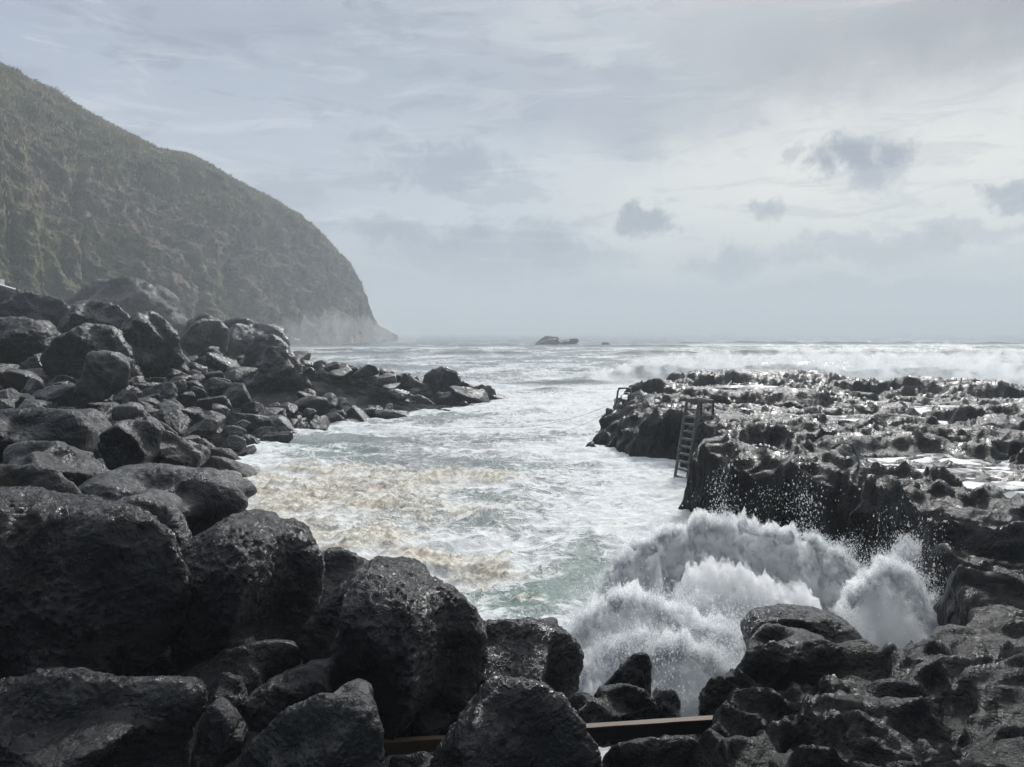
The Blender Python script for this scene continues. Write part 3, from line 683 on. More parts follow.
# outline, distance, depth, seed, subdivisions, material, label
HERO = [
 ([(-70, 690), (0, 682), (40, 675), (85, 672), (130, 678), (185, 677), (203, 681), (210, 692), (206, 712), (190, 730), (186, 770), (180, 810), (-70, 830)], 5.3, 1.5, 1, 7, 'wet', 'broad flat-topped black boulder filling the bottom left corner'),
 ([(208, 707), (216, 702), (232, 720), (243, 742), (238, 758), (222, 766), (200, 790), (190, 770), (198, 730)], 5.5, .5, 2, 6, 'grey', 'small pale grey stone wedged right of the bottom left corner boulder'),
 ([(232, 790), (245, 755), (262, 733), (285, 710), (318, 696), (352, 697), (373, 707), (382, 727), (384, 767), (380, 815), (240, 815)], 5.25, 1.1, 3, 7, 'grey', 'rounded grey pitted boulder at the bottom edge just left of the plank'),
 ([(165, 682), (200, 664), (240, 645), (275, 639), (294, 642), (303, 660), (292, 682), (250, 700), (200, 700)], 6.7, .8, 4, 6, 'wet', 'low smooth black stone below the tall dark block'),
 ([(245, 700), (285, 676), (310, 662), (331, 658), (338, 672), (343, 705), (330, 735), (280, 740), (245, 725)], 6.1, .7, 5, 6, 'wet', 'greenish black wedge stone above the rounded pitted boulder'),
 ([(207, 690), (222, 672), (240, 680), (247, 700), (235, 722), (212, 715)], 6.0, .4, 6, 5, 'wet', 'small dark stone in the gap above the small pale grey stone'),
 ([(300, 640), (313, 608), (340, 584), (372, 566), (405, 567), (430, 580), (455, 590), (468, 603), (480, 620), (486, 655), (475, 695), (440, 730), (400, 745), (350, 730), (333, 700), (308, 670)], 6.7, 1.6, 7, 7, 'wet', 'large craggy boulder in the middle of the foreground heap'),
 ([(173, 565), (182, 545), (210, 532), (236, 517), (262, 519), (275, 532), (287, 525), (305, 534), (322, 553), (325, 572), (318, 605), (305, 645), (275, 675), (200, 690), (173, 665)], 7.8, 1.7, 8, 7, 'wet', 'tall smooth pitch-dark block with a notched top'),
 ([(308, 565), (325, 552), (345, 550), (374, 563), (390, 580), (375, 605), (335, 620), (308, 615)], 9.3, .9, 9, 6, 'wet', 'sharp black stone showing behind the tall dark block beside brown foam'),
 ([(412, 585), (420, 575), (430, 576), (436, 584), (434, 600), (414, 600)], 8.6, .3, 10, 5, 'wet', 'tiny knob of rock on the skyline of the craggy middle boulder'),
 ([(455, 640), (466, 622), (500, 620), (530, 622), (560, 630), (577, 642), (582, 657), (577, 687), (560, 715), (500, 725), (460, 700)], 7.7, 1.3, 11, 7, 'wet', 'black undercut boulder beside the splash with a rough flat top'),
 ([(425, 780), (448, 737), (468, 705), (487, 682), (507, 677), (540, 683), (563, 695), (573, 712), (592, 742), (608, 775), (604, 820), (430, 820)], 5.15, 1.0, 12, 7, 'wet', 'angular black boulder at the bottom edge hiding the middle of the plank'),
 ([(398, 728), (415, 705), (445, 690), (465, 697), (475, 720), (450, 745), (405, 745)], 6.5, .6, 13, 6, 'shelf', 'glossy wet rubble stone just behind the plank left end'),
 ([(-80, 505), (0, 497), (40, 505), (85, 512), (120, 505), (150, 518), (175, 540), (188, 570), (182, 625), (155, 660), (100, 690), (0, 715), (-80, 715)], 6.9, 2.2, 14, 7, 'wet', 'huge rough dark boulder on the left edge above the corner boulder'),
 ([(-50, 478), (0, 465), (32, 464), (60, 474), (84, 498), (94, 520), (75, 560), (20, 580), (-50, 580)], 8.4, 1.3, 15, 6, 'brown', 'brown-stained boulder on the left edge above the huge rough one'),
 ([(110, 520), (120, 500), (145, 493), (170, 502), (186, 525), (193, 545), (188, 580), (150, 590), (112, 570)], 8.0, 1.1, 16, 6, 'grey', 'domed grey boulder between the brown-stained one and the tall dark block'),
 ([(85, 490), (108, 471), (160, 468), (200, 474), (232, 486), (249, 497), (246, 513), (230, 522), (206, 540), (170, 545), (120, 530), (90, 512)], 10.5, 2.0, 17, 6, 'grey', 'long greenish boulder with a scooped face pointing at the brown foam'),
 ([(3, 450), (18, 442), (60, 441), (85, 458), (110, 475), (102, 492), (70, 500), (30, 490), (8, 470)], 11.5, 1.6, 18, 6, 'grey', 'sloping pitted boulder above the brown-stained one'),
 ([(-40, 425), (0, 411), (40, 408), (80, 411), (95, 433), (86, 455), (0, 462), (-40, 460)], 15, 2.6, 19, 6, 'mid', 'wide flat slab boulder on the left edge above the sloping pitted one'),
 ([(98, 445), (110, 430), (125, 420), (150, 421), (162, 432), (158, 455), (140, 470), (110, 470)], 14.5, 1.3, 20, 6, 'midpale', 'pale lumpy boulder left of a matching pale one above the long greenish boulder'),
 ([(148, 432), (165, 430), (185, 440), (202, 455), (200, 466), (180, 475), (155, 472)], 15, 1.0, 21, 6, 'midpale', 'pale rough boulder above the scooped greenish boulder near the water'),
 ([(-40, 335), (0, 317), (30, 319), (50, 330), (58, 348), (52, 362), (-40, 368)], 38, 5, 22, 6, 'mid', 'brownish rounded boulder low on the left edge under the dark bank'),
 ([(56, 356), (72, 336), (92, 325), (116, 330), (130, 348), (134, 372), (118, 386), (72, 384)], 37, 4.5, 23, 6, 'mid', 'very large domed boulder halfway up the left heap'),
 ([(124, 344), (134, 322), (151, 311), (166, 319), (178, 336), (184, 360), (170, 378), (136, 376)], 43, 4.5, 24, 6, 'mid', 'very large ridged boulder with a pale foot on top of the heap'),
 ([(-30, 335), (-22, 296), (0, 286), (30, 292), (58, 300), (82, 320), (70, 345), (-20, 345)], 60, 5, 61, 6, 'mid', 'dark craggy bank boulder directly under the whitewashed wall end'),
 ([(55, 335), (70, 308), (95, 301), (116, 304), (132, 322), (124, 342)], 57, 4, 62, 6, 'mid', 'dark ragged boulder on the bank crest under the headland'),
 ([(78, 395), (90, 352), (112, 352), (130, 365), (128, 385), (105, 400)], 30, 2.4, 25, 5, 'midpale', 'blunt pale boulder below the very large domed one'),
 ([(238, 372), (246, 345), (258, 335), (275, 336), (288, 345), (300, 365), (312, 388), (300, 402), (265, 404), (243, 392)], 50, 4.5, 26, 6, 'mid', 'tall black boulder standing highest over the middle of the left heap'),
 ([(306, 372), (313, 362), (322, 360), (337, 366), (345, 380), (338, 395), (312, 396)], 60, 3, 27, 5, 'midpale', 'grey boulder at the root of the rocky spit'),
 ([(338, 385), (343, 374), (355, 368), (374, 370), (384, 381), (388, 397), (378, 408), (345, 408)], 56, 3.4, 28, 6, 'mid', 'round black boulder at the middle of the spit'),
 ([(396, 396), (399, 385), (412, 378), (425, 384), (434, 396), (425, 404), (402, 404)], 56.5, 2.2, 29, 5, 'mid', 'dark boulder left of the big one at the end of the spit'),
 ([(403, 382), (405, 375), (410, 373), (413, 380), (410, 386), (405, 387)], 58, .7, 30, 4, 'mid', 'small upright stone poking up on the spit'),
 ([(421, 388), (428, 372), (443, 366), (456, 370), (464, 382), (468, 396), (462, 406), (430, 406)], 57.5, 3.2, 31, 6, 'mid', 'biggest domed boulder near the end of the spit'),
 ([(466, 398), (472, 388), (482, 385), (494, 388), (500, 402), (497, 411), (470, 412)], 54.5, 2.6, 32, 5, 'mid', 'last boulder at the seaward tip of the spit'),
 ([(430, 402), (438, 392), (452, 392), (464, 402), (462, 414), (438, 412)], 52.5, 2.2, 33, 5, 'mid', 'dark stone in front of the biggest domed boulder of the spit'),
 ([(388, 402), (402, 393), (422, 396), (436, 405), (430, 414), (396, 411)], 51.5, 2.2, 34, 5, 'midpale', 'long low boulder at the foot of the spit'),
 ([(409, 413), (416, 408), (424, 411), (427, 419), (412, 420)], 47.5, .9, 35, 4, 'mid', 'small black stone awash in foam before the spit'),
 ([(180, 345), (188, 322), (203, 313), (218, 318), (228, 330), (228, 352), (190, 356)], 72, 6, 36, 5, 'mid', 'hazy dark boulder behind the very large ridged one'),
 ([(215, 345), (222, 322), (236, 317), (258, 321), (278, 326), (288, 340), (290, 356), (230, 360)], 80, 8, 37, 5, 'mid', 'hazy square-topped rock mass at the back of the heap'),
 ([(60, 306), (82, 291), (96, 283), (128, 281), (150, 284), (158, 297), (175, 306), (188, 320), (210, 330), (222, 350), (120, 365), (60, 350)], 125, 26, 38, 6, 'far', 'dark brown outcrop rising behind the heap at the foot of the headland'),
 ([(594, 712), (600, 692), (614, 676), (632, 655), (648, 651), (651, 665), (650, 700), (630, 712)], 8.3, .7, 39, 6, 'shelf', 'pointed black fin of rock against the white splash'),
 ([(588, 722), (600, 692), (625, 684), (645, 692), (662, 712), (668, 735), (640, 745), (598, 745)], 7.3, .8, 40, 6, 'shelf', 'glistening stone behind the plank under the pointed fin'),
 ([(566, 715), (572, 696), (585, 692), (612, 712), (612, 730), (575, 735)], 6.9, .5, 41, 5, 'wet', 'little grey-topped stone left of the glistening one behind the plank'),
 ([(652, 700), (660, 690), (674, 690), (681, 702), (676, 722), (658, 724)], 7.4, .4, 42, 5, 'wet', 'small round black stone standing alone in the foam behind the plank'),
 ([(595, 775), (615, 745), (645, 738), (690, 740), (722, 760), (730, 830), (600, 830)], 6.0, .9, 43, 6, 'shelf', 'wet stone below the right half of the plank'),
 ([(650, 775), (658, 742), (690, 735), (725, 742), (745, 760), (740, 830), (660, 830)], 7.3, .9, 63, 6, 'wet', 'dark stone under the right end of the plank against the outcrop'),
 ([(380, 790), (392, 758), (425, 752), (445, 765), (440, 810), (385, 815)], 5.7, .5, 44, 5, 'wet', 'dark stone under the bright left end of the plank'),
 ([(745, 632), (758, 617), (790, 611), (822, 614), (850, 624), (861, 640), (860, 668), (810, 690), (755, 665)], 8.6, 1.1, 45, 7, 'cap', 'smooth dark capstone on top of the outcrop in front of the splash'),
 ([(704, 700), (716, 682), (742, 672), (745, 650), (775, 642), (830, 644), (872, 664), (900, 700), (915, 770), (880, 850), (720, 850), (704, 770)], 7.3, 1.9, 46, 7, 'shelf', 'glossy folded lava outcrop carrying the right end of the plank'),
 ([(110, 560), (185, 540), (200, 600), (190, 680), (120, 700), (100, 640)], 8.4, 1.4, 47, 5, 'wet', None),
]
SEA = [
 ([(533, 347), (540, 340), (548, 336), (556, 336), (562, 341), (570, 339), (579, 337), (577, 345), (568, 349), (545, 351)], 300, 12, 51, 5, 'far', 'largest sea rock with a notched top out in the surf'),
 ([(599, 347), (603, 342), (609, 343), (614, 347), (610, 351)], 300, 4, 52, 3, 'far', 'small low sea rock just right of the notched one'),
 #([(762, 338), (768, 334), (776, 334), (784, 338), (775, 342)], 520, 8, 53, 3, 'far', 'faint distant sea rock on the horizon above the shelf'),
 #([(838, 342), (844, 338), (853, 339), (858, 342), (848, 346)], 330, 5, 54, 3, 'far', 'low dark sea rock half sunk beyond the breaking wave'),
]
hero_info = []
for (poly, Yd, tk, seed, sub, mat, lb) in HERO+SEA:
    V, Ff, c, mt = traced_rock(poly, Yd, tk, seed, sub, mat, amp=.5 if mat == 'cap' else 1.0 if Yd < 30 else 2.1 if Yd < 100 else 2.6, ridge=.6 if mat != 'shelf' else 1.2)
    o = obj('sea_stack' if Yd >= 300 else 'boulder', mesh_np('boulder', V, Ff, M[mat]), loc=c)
    o['category'] = 'rock'; hero_info.append((poly, Yd))
    o['label'] = lb or 'dark boulder buried behind the huge rough one and the tall block'
    if Yd < 100: o['group'] = 'lava boulders along the shore'
def in_poly(poly, a, b):
    ins = False; n = len(poly)
    for i in range(n):
        x1, y1 = poly[i]; x2, y2 = poly[(i+1) % n]
        if (y1 > b) != (y2 > b) and a < (x2-x1)*(b-y1)/(y2-y1)+x1: ins = not ins
    return ins
# rock shapes for the heap: each one is reused by several boulders, turned and sized differently
VAR = []
for i in range(18):
    rng = np.random.RandomState(200+i); D, Ff = ico(5 if i < 9 else 4)
    fr = facets(D, rng, 12, .34, .70, 70); V = D*fr[:, None]*np.array([1.0, rng.uniform(.7, 1), rng.uniform(.55, .85)])
    V = rough_up(V, D, 1.0, rng, .9)
    VAR.append(mesh_np('boulder', V, Ff, M['mid' if i % 3 else 'midpale']))
rng = random.Random(3); placed = []; cnt = 0; FILL = []
def try_place(x_, y_, rad, far=False):
    g_, d_ = left_ground(np.array([x_], np.float32), np.array([y_], np.float32)); g_ = float(g_[0]); d_ = float(d_[0])
    if d_ < -.4: return None
    z_ = max(g_, 0)+rad*.12
    a, b = proj(x_, y_, z_+rad*.3)
    if a < -60 or a > 640 or b > 600: return None
    for (pl, Yh) in hero_info:
        if in_poly(pl, a, b) and y_ < Yh+.2: return None
    for (qx, qy, qr) in placed:
        if (qx-x_)**2+(qy-y_)**2 < (.55*(qr+rad))**2: return None
    placed.append((x_, y_, rad)); return z_, d_
ZL = {'edge': ['wet black boulder at the foam edge of the left heap', 'pale broken boulder at the foam edge of the left heap'],
      'mid': ['dark angular boulder inside the left heap above the basin', 'pale grey angular boulder inside the left heap above the basin'],
      'up': ['dark boulder high on the left bank below the headland', 'pale boulder high on the left bank below the headland'],
      'spit': ['dark boulder packed into the rocky spit', 'pale boulder packed into the rocky spit']}
tries = 0
bands = [(12, 20, 24, .45, .8), (20, 30, 40, .5, 1.1), (28, 46, 84, .65, 1.3), (40, 62, 84, .75, 1.6), (58, 90, 26, 1.0, 2.2), (38, 54, 30, .45, .8), (34, 52, 26, .9, 1.7)]
for (y0, y1, want, r0, r1) in bands:
    got = 0; tr = 0
    while got < want and tr < 9000:
        tr += 1; y_ = rng.uniform(y0, y1); a = (rng.uniform(-40, 200) if r1 == 1.7 else rng.uniform(-40, 500) if r1 != .8 or y0 < 20 else rng.uniform(250, 500)); x_ = (a-512)/F*y_; rad = r0+(r1-r0)*rng.random()**1.8
        res = try_place(x_, y_, rad)
        if not res: continue
        z_, d_ = res; vi = rng.randrange(9) if y_ < 40 else 9+rng.randrange(9); pale = 1 if vi % 3 == 0 else 0
        o = obj('boulder', VAR[vi], loc=(x_, y_, z_)); o.rotation_euler = (rng.uniform(-.5, .5), rng.uniform(-.5, .5), rng.uniform(0, 6.28))
        o.scale = (rad*rng.uniform(1.0, 1.6), rad*rng.uniform(.8, 1.1)*1.1, rad*rng.uniform(.75, 1.3)); o['category'] = 'rock'
        zn = 'spit' if (y_ > 44 and x_ > -16) else 'edge' if d_ < 1.6 else 'up' if z_ > 4.2 else 'mid'
        o['label'] = ZL[zn][pale]; o['group'] = {'edge': 'boulders at the foam edge of the heap', 'mid': 'boulders inside the left heap', 'up': 'boulders high on the left bank', 'spit': 'boulders packed into the spit'}[zn]
        got += 1; cnt += 1; FILL.append((o, rad, pale))
print('BOULDERS', cnt)
# name every heap boulder by its look and the landmark it lies beside
LM = [((60, 340), 'brownish rounded boulder at the left edge', 38), ((100, 345), 'very large domed boulder', 37), ((155, 340), 'very large ridged boulder', 43), ((275, 368), 'tall black boulder', 50), ((325, 378), 'grey boulder at the spit root', 60),
      ((363, 388), 'round black spit boulder', 56), ((415, 392), 'dark two-lobed spit boulder', 56), ((445, 386), 'biggest domed spit boulder', 57), ((484, 398), 'seaward tip boulder', 54), ((104, 373), 'blunt pale boulder', 30), ((45, 432), 'wide flat slab', 15),
      ((128, 445), 'pale lumpy boulder', 14.5), ((176, 452), 'pale rough boulder by the water', 15), ((55, 465), 'sloping pitted boulder', 11.5), ((165, 500), 'long greenish boulder', 10.5), ((120, 310), 'dark brown outcrop', 125), ((250, 338), 'hazy square-topped rock mass', 80), ((412, 404), 'long low spit boulder', 51)]
ORD = ['', 'second ', 'third ', 'fourth ', 'fifth ', 'sixth ', 'seventh ', 'eighth ', 'ninth ', 'tenth ', 'eleventh ', 'twelfth ', 'thirteenth ', 'fourteenth ', 'fifteenth ', 'sixteenth ', 'seventeenth ', 'eighteenth ', 'nineteenth ', 'twentieth ']
bucket = {}
for o, rad, pale in FILL:
    a, b = proj(*o.location); best = min(LM, key=lambda l: (l[0][0]-a)**2+4*(l[0][1]-b)**2)
    dx_, dy_ = a-best[0][0], (b-best[0][1])*1.6
    rel = ('right of' if dx_ > 0 else 'left of') if abs(dx_) > abs(dy_) else ('below' if dy_ > 0 else 'above')
    px_size = rad/o.location.y*F*2; sz = 'large' if px_size > 38 else 'small' if px_size < 24 else 'middling'
    bucket.setdefault((sz, ('dark', 'pale grey')[pale], rel, best[1]), []).append((dx_*dx_+dy_*dy_, o))
for (sz, tone, rel, lmk), li in bucket.items():
    li.sort(key=lambda t: t[0])
    for n_, (_, o) in enumerate(li): o['label'] = f"{ORD[min(n_, 19)]}{'nearest ' if len(li) > 1 else ''}{sz} {tone} boulder {rel} the {lmk}"
# fallen rocks along the foot of the headland
for i in range(34):
    t = rng.random()**.7; a = 250+145*t; Yr = float(np.interp(a, [250, 300, 350, 372, 397], [285, 316, 380, 408, 418]))-rng.uniform(0, 14)*(1-t*.6)
    rad = rng.uniform(1.5, 3.6)*(1.25 if rng.random() < .2 else 1); x_ = (a-512)/F*Yr
    o = obj('boulder', VAR[9+rng.randrange(9)], loc=(x_, Yr, rad*.25+.3)); o.rotation_euler = (rng.uniform(-.5, .5), rng.uniform(-.5, .5), rng.uniform(0, 6.28))
    o.scale = (rad, rad, rad*rng.uniform(.8, 1.3)); o['category'] = 'rock'; o['label'] = 'hazy fallen rock at the foot of the headland by the surf'; o['group'] = 'fallen rocks at the foot of the headland'

# ------------------------------------------------------------------ wooden ladder with its landing rail
lad = obj('pool_ladder', None, loc=(0, 0, 0)); lad['label'] = 'grey weathered ladder climbing from the foam onto the shelf with boxed handrail'; lad['category'] = 'ladder'
b0 = P(674, 474, 24.9); b1 = P(686, 478, 24.6); t0 = P(687, 400, 25.9); t1 = P(699, 401, 25.6)
b0.z -= .35; b1.z -= .35
wm = M['weathered_wood']
for (p_, q_) in ((b0, t0), (b1, t1)): MB().beam(p_, q_, .085, .085, .004, 6, up=Vector((0, -1, .2))).build('side_rail', wm, lad, bevel=.006)
for i in range(10):
    t = .10+i*.088; MB().beam(b0.lerp(t0, t), b1.lerp(t1, t), .07, .075, .002, 2).build('rung', wm, lad, bevel=.005)
e0 = P(713, 401, 26.6); e1 = P(713, 428, 26.6); f0 = P(701, 399, 27.2); f1 = P(701, 424, 27.2)
MB().beam(t1, e0, .08, .09, .003, 3).build('top_bar', wm, lad, bevel=.005)
MB().beam(t0, f0, .08, .09, .003, 3).build('top_bar', wm, lad, bevel=.005)
MB().beam(f0, e0, .08, .09, .003, 3).build('top_bar', wm, lad, bevel=.005)
e1.z -= .4; f1.z -= .4
MB().beam(e1, e0, .085, .085, .004, 4, up=Vector((0, 1, 0))).build('post', wm, lad, bevel=.006)
MB().beam(f1, f0, .085, .085, .004, 4, up=Vector((0, 1, 0))).build('post', wm, lad, bevel=.006)
MB().beam(P(692, 417, 25.7), P(713, 417, 26.6), .05, .08, .003, 3).build('cross_bar', wm, lad, bevel=.005)
MB().beam(P(684, 417, 25.9), P(701, 415, 27.2), .05, .08, .003, 3).build('cross_bar', wm, lad, bevel=.005)
# metal handrail at the far corner
hr = obj('handrail', None, loc=(0, 0, 0)); hr['label'] = 'thin grey metal handrail hoop at the far left corner of the shelf'; hr['category'] = 'handrail'
gm = M['galvanised']
MB().tube([P(613, 428, 38.4), P(615, 410, 38.6), P(618, 391, 38.8), P(619, 389, 38.8)], .05).build('post', gm, hr, smooth=True)
MB().tube([P(631, 410, 39.6), P(631, 400, 39.6), P(630.5, 389, 39.6)], .05).build('post', gm, hr, smooth=True)
MB().tube([P(618.6, 388.5, 38.8), P(625, 388, 39.2), P(631, 388.5, 39.6)], .05).build('top_bar', gm, hr, smooth=True)
MB().tube([P(613, 428, 38.4), P(609, 440, 37.5), P(606, 452, 36.9)], .05).build('side_rail', gm, hr, smooth=True)
# broken timber leaning at the near left corner
MB().beam(P(616, 452, 31.0), P(634, 440, 31.6), .07, .07, .006, 4).build('driftwood', wm, label='short broken timber leaning on the shelf left of the ladder', category='driftwood')
# ropes across the basin
for (a, bq, lb) in (((P(440, 441, 35.5)), P(604, 421, 37.0), 'upper thin rope stretched across the foaming basin'), (P(470, 455, 31), P(606, 433, 34.5), 'lower thin rope stretched across the foaming basin')):
    pts = []
    for i in range(41):
        t = i/40; q = a.lerp(bq, t); q.z = .36+.9*t**4+.04*math.sin(t*9); q.z = q.z-.0; pts.append(q)
    MB().tube(pts, .007, 5).build('rope', M['rope_fibre'], smooth=True, label=lb, category='rope')
# plank
pk = obj('plank', None, loc=(0, 0, 0)); pk['label'] = 'long wooden plank lodged between the foreground boulders and the glossy outcrop'; pk['category'] = 'plank'
pa, pm_, pb = P(372, 748, 5.95), P(520, 738, 6.3), P(740, 723, 7.0)
MB().beam(pa, pm_, .06, .115, .003, 10).build('pale_section', M['brown_wood'], pk, bevel=.006, label='bare bright brown end of the plank')
MB().beam(pm_, pb, .06, .13, .003, 14).build('dark_section', M['dark_wood'], pk, bevel=.006, label='darker half of the plank')  # same plank continued in a darker tone
MB().beam(pm_+Vector((0, -.02, .079)), pb+Vector((0, -.02, .079)), .075, .016, .002, 10).build('edge_strip', M['brown_wood'], pk, bevel=.003)
for px in (612, 636, 668, 690):
    q = P(px, 731-(px-600)*.065, 6.3+(px-520)*.00318-.036); MB().tube([q, q+Vector((0, -.015, 0))], .010, 8).build('bolt', M['rusty_iron'], pk, smooth=True)
# whitewashed wall end on the bank at the far left
wl = obj('boundary_wall', None, loc=(0, 0, 0)); wl['label'] = 'whitewashed wall end and coping at the far left edge on top of the bank'; wl['category'] = 'wall'
a = P(-40, 286, 62); b_ = P(1.5, 284, 62)
MB().box((a.x, 61.8, a.z-2.2), (b_.x, 62.4, a.z+.55)).build('wall', M['whitewash'], wl, bevel=.03)
MB().beam(P(-30, 276, 60.5), P(17, 290.5, 60.0), .5, .16, .01, 6).build('coping', M['whitewash'], wl, bevel=.02)

# ------------------------------------------------------------------ the splash
rg = np.random.RandomState(21)
CUP = np.array([(1, 0, 0), (0, 1, 0), (-1, 0, 0), (0, -1, 0), (0, 0, .9)], np.float32)      # an open four-sided fleck of foam
CF = np.array([(0, 1, 4), (1, 2, 4), (2, 3, 4), (3, 0, 4)], np.int32)
def drops(name, pts, rad, stretch=None, **props):
    n = len(pts); g_ = np.random.RandomState(n % 1000); q = g_.normal(size=(n, 4)); q /= np.linalg.norm(q, axis=1)[:, None]
    w_, x_, y_, z_ = q.T
    Rm = np.stack([1-2*(y_*y_+z_*z_), 2*(x_*y_-z_*w_), 2*(x_*z_+y_*w_), 2*(x_*y_+z_*w_), 1-2*(x_*x_+z_*z_), 2*(y_*z_-x_*w_), 2*(x_*z_-y_*w_), 2*(y_*z_+x_*w_), 1-2*(x_*x_+y_*y_)], 1).reshape(n, 3, 3)
    V = np.einsum('nij,kj->nki', Rm, CUP)*rad[:, None, None]*1.15
    if stretch is not None: V[:, :, 2] *= stretch[:, None]
    V = (V+pts[:, None, :]).reshape(-1, 3); Ff = (CF[None]+(np.arange(n)*5)[:, None, None]).reshape(-1, 3)
    return obj(name, mesh_np(name, V, Ff, M['spray'], smooth=False), **props)
# crest line of each burst: (px, py_top, Y) ; foot on the water below it
def burst(crest_pts, n, lean, core, thick, seed, jets=60):
    """ballistic drops: each jet leaves the foot line and rises to its own height"""
    rg = np.random.RandomState(seed); cp = [P(*c) for c in crest_pts]; m = len(cp)
    tj = rg.uniform(0, m-1, jets); hj = rg.normal(.97, .05, jets)*(1+.05*np.sin(tj*5.1+seed)); wj = rg.uniform(.04, .15, jets); dj = rg.normal(0, thick*.5, jets)
    ji = rg.randint(0, jets, n); t = np.clip(tj[ji]+rg.normal(0, 1, n)*wj[ji], 0, m-1-1e-4); i = t.astype(int); f = t-i
    C = np.array([[c.x, c.y, c.z] for c in cp]); top_ = C[i]*(1-f)[:, None]+C[i+1]*f[:, None]
    u = 1-rg.beta(1.15, 1.9, n)*1.0; u = np.where(rg.uniform(size=n) < .5, rg.uniform(0, 1, n), u)      # 0 foot ... 1 crest
    ov = np.abs(rg.normal(0, .035, n))*(rg.uniform(size=n) < .3); hgt = top_[:, 2]*hj[ji]*np.clip(u, 0, 1)+ov*top_[:, 2]
    spread = thick*(.25+.9*u**1.5)
    p = np.stack([top_[:, 0]+rg.normal(0, 1, n)*spread*.55+lean[0]*(u-1), top_[:, 1]+dj[ji]*u+rg.normal(0, 1, n)*spread*.6+lean[1]*(u-1), hgt], 1)
    rad = np.clip(rg.lognormal(math.log(core), .55, n), .002, .05)*(1.15-.5*u)
    return p, rad
def curtain(name, crest_pts, thick, seed, parent, hs=.94, nx=460, nz=200, mist=True, sheet=True, sc=1.0, mat='curtain', pname='spray_mist'):
    cp = [P(*c) for c in crest_pts]; m = len(cp); C = np.array([[c.x, c.y, c.z] for c in cp])
    def hull(nx, nz, a1, grow, amp):
        s = np.linspace(0, m-1-1e-4, nx); i = s.astype(int); f = (s-i); f = f*f*(3-2*f); T_ = C[i]*(1-f)[:, None]+C[i+1]*f[:, None]
        T_[:, 2] *= 1+.20*n2(s*1.3+seed, s*0+seed)+.12*np.abs(n2(s*5.1, s*0+seed))+.07*np.abs(n2(s*13.0, s*0+seed+4))-.05; T_[:, 1] += .22*n2(s*1.9+seed, s*0+9)
        Sg, Ag = np.meshgrid(np.arange(nx), np.linspace(0, a1, nz)*np.pi); tp = T_[Sg.ravel()]; Af = Ag.ravel()
        endf = np.minimum(s, (m-1)-s)[Sg.ravel()]; endk = np.clip(endf/.5, 0, 1)**.5
        zz = tp[:, 2]*hs*endk*np.sin(Af)**.55+grow*sc*np.sin(Af); yy = tp[:, 1]-np.cos(Af)*(thick+grow*sc)*(1.15-.5*np.sin(Af)); xx = tp[:, 0]
        V = np.stack([xx, yy, zz-.1], 1).astype(np.float32)
        V0 = V; V = V/sc; q = V*np.array([2.4, 2.4, 1.5], np.float32)+seed; dd = np.abs(fbm3(q, 4, .6)); rag = np.sin(Af)**2
        d2 = np.abs(n3(V*np.array([7, 7, 3.0], np.float32)+seed))*2.2+np.abs(n3(V*15+seed))*1.4+np.abs(n3(V*30+seed))*.8-.6
        dr = np.stack([np.zeros(len(V)), -np.cos(Af), np.sin(Af)*.8], 1)
        V = V+dr*((dd-.10)*.50+.040*d2)[:, None]*amp; V[:, 0] += .10*fbm3(q+9, 3); V = V*sc
        return V, grid_faces(nz, nx)
    V, Ff = hull(nx, nz, .60, 0, 1.0)
    if sheet: obj(name, mesh_np(name, V, Ff, M['sheet']), parent)
    if mist: V, Ff = hull(200, 90, 1.0, .16, 1.2); return obj(pname, mesh_np(pname, V, Ff, M[mat]), parent)
MAIN = [(590, 610, 12.6), (620, 562, 12.8), (655, 534, 13.0), (690, 524, 13.1), (730, 520, 13.1), (770, 528, 13.0), (812, 535, 12.9), (840, 556, 12.8), (868, 585, 12.6)]
LEFT = [(566, 660, 10.6), (585, 618, 10.8), (610, 598, 10.9), (640, 592, 10.9), (668, 606, 10.7), (700, 622, 10.4), (730, 632, 10.1), (752, 662, 9.9)]
RIGHT = [(845, 600, 11.3), (868, 575, 11.3), (893, 556, 11.2), (912, 578, 11.0), (930, 615, 10.6), (938, 660, 10.3)]
LOW = [(612, 690, 9.7), (640, 655, 9.8), (668, 640, 9.8), (695, 640, 9.6), (715, 660, 9.4), (725, 690, 9.2)]
FORE = [(655, 610, 11.6), (690, 575, 11.8), (722, 560, 11.9), (750, 575, 11.8), (790, 590, 11.7), (830, 610, 11.5)]
SIDE = [(570, 690, 9.9), (588, 655, 10.0), (612, 640, 10.1), (640, 628, 10.1), (665, 645, 10.0), (690, 668, 9.9)]
JET = [(872, 580, 12.9), (890, 552, 12.8), (905, 533, 12.7), (918, 540, 12.6)]
spl = obj('splash', None, loc=(0, 0, 0)); spl['label'] = 'tall white burst of sea spray thrown up between the black outcrop and the shelf'; spl['category'] = 'splash'; spl['kind'] = 'stuff'
curtain('water_curtain', MAIN, .46, 3, spl, 1.0); curtain('water_curtain', LEFT, .58, 14, spl, 1.0, sheet=False); curtain('water_curtain', RIGHT, .42, 27, spl, 1.0, sheet=False)
curtain('water_curtain', LOW, .38, 31, spl, .9, sheet=False); curtain('water_curtain', FORE, .34, 47, spl, .98, sheet=False); curtain('water_curtain', SIDE, .3, 59, spl, .95, sheet=False)

Pn, Rn = [], []
for a in ((MAIN, 12000, (0, 0), .0058, .12, 1, 90), (LEFT, 12000, (0, 0), .0055, .13, 2, 70), (LOW, 6000, (0, 0), .0055, .12, 6, 40), (RIGHT, 9000, (0, 0), .0055, .13, 3, 40), (JET, 16000, (0, 0), .008, .12, 4, 16)):
    p_, r_ = burst(*a); Pn.append(p_); Rn.append(r_)
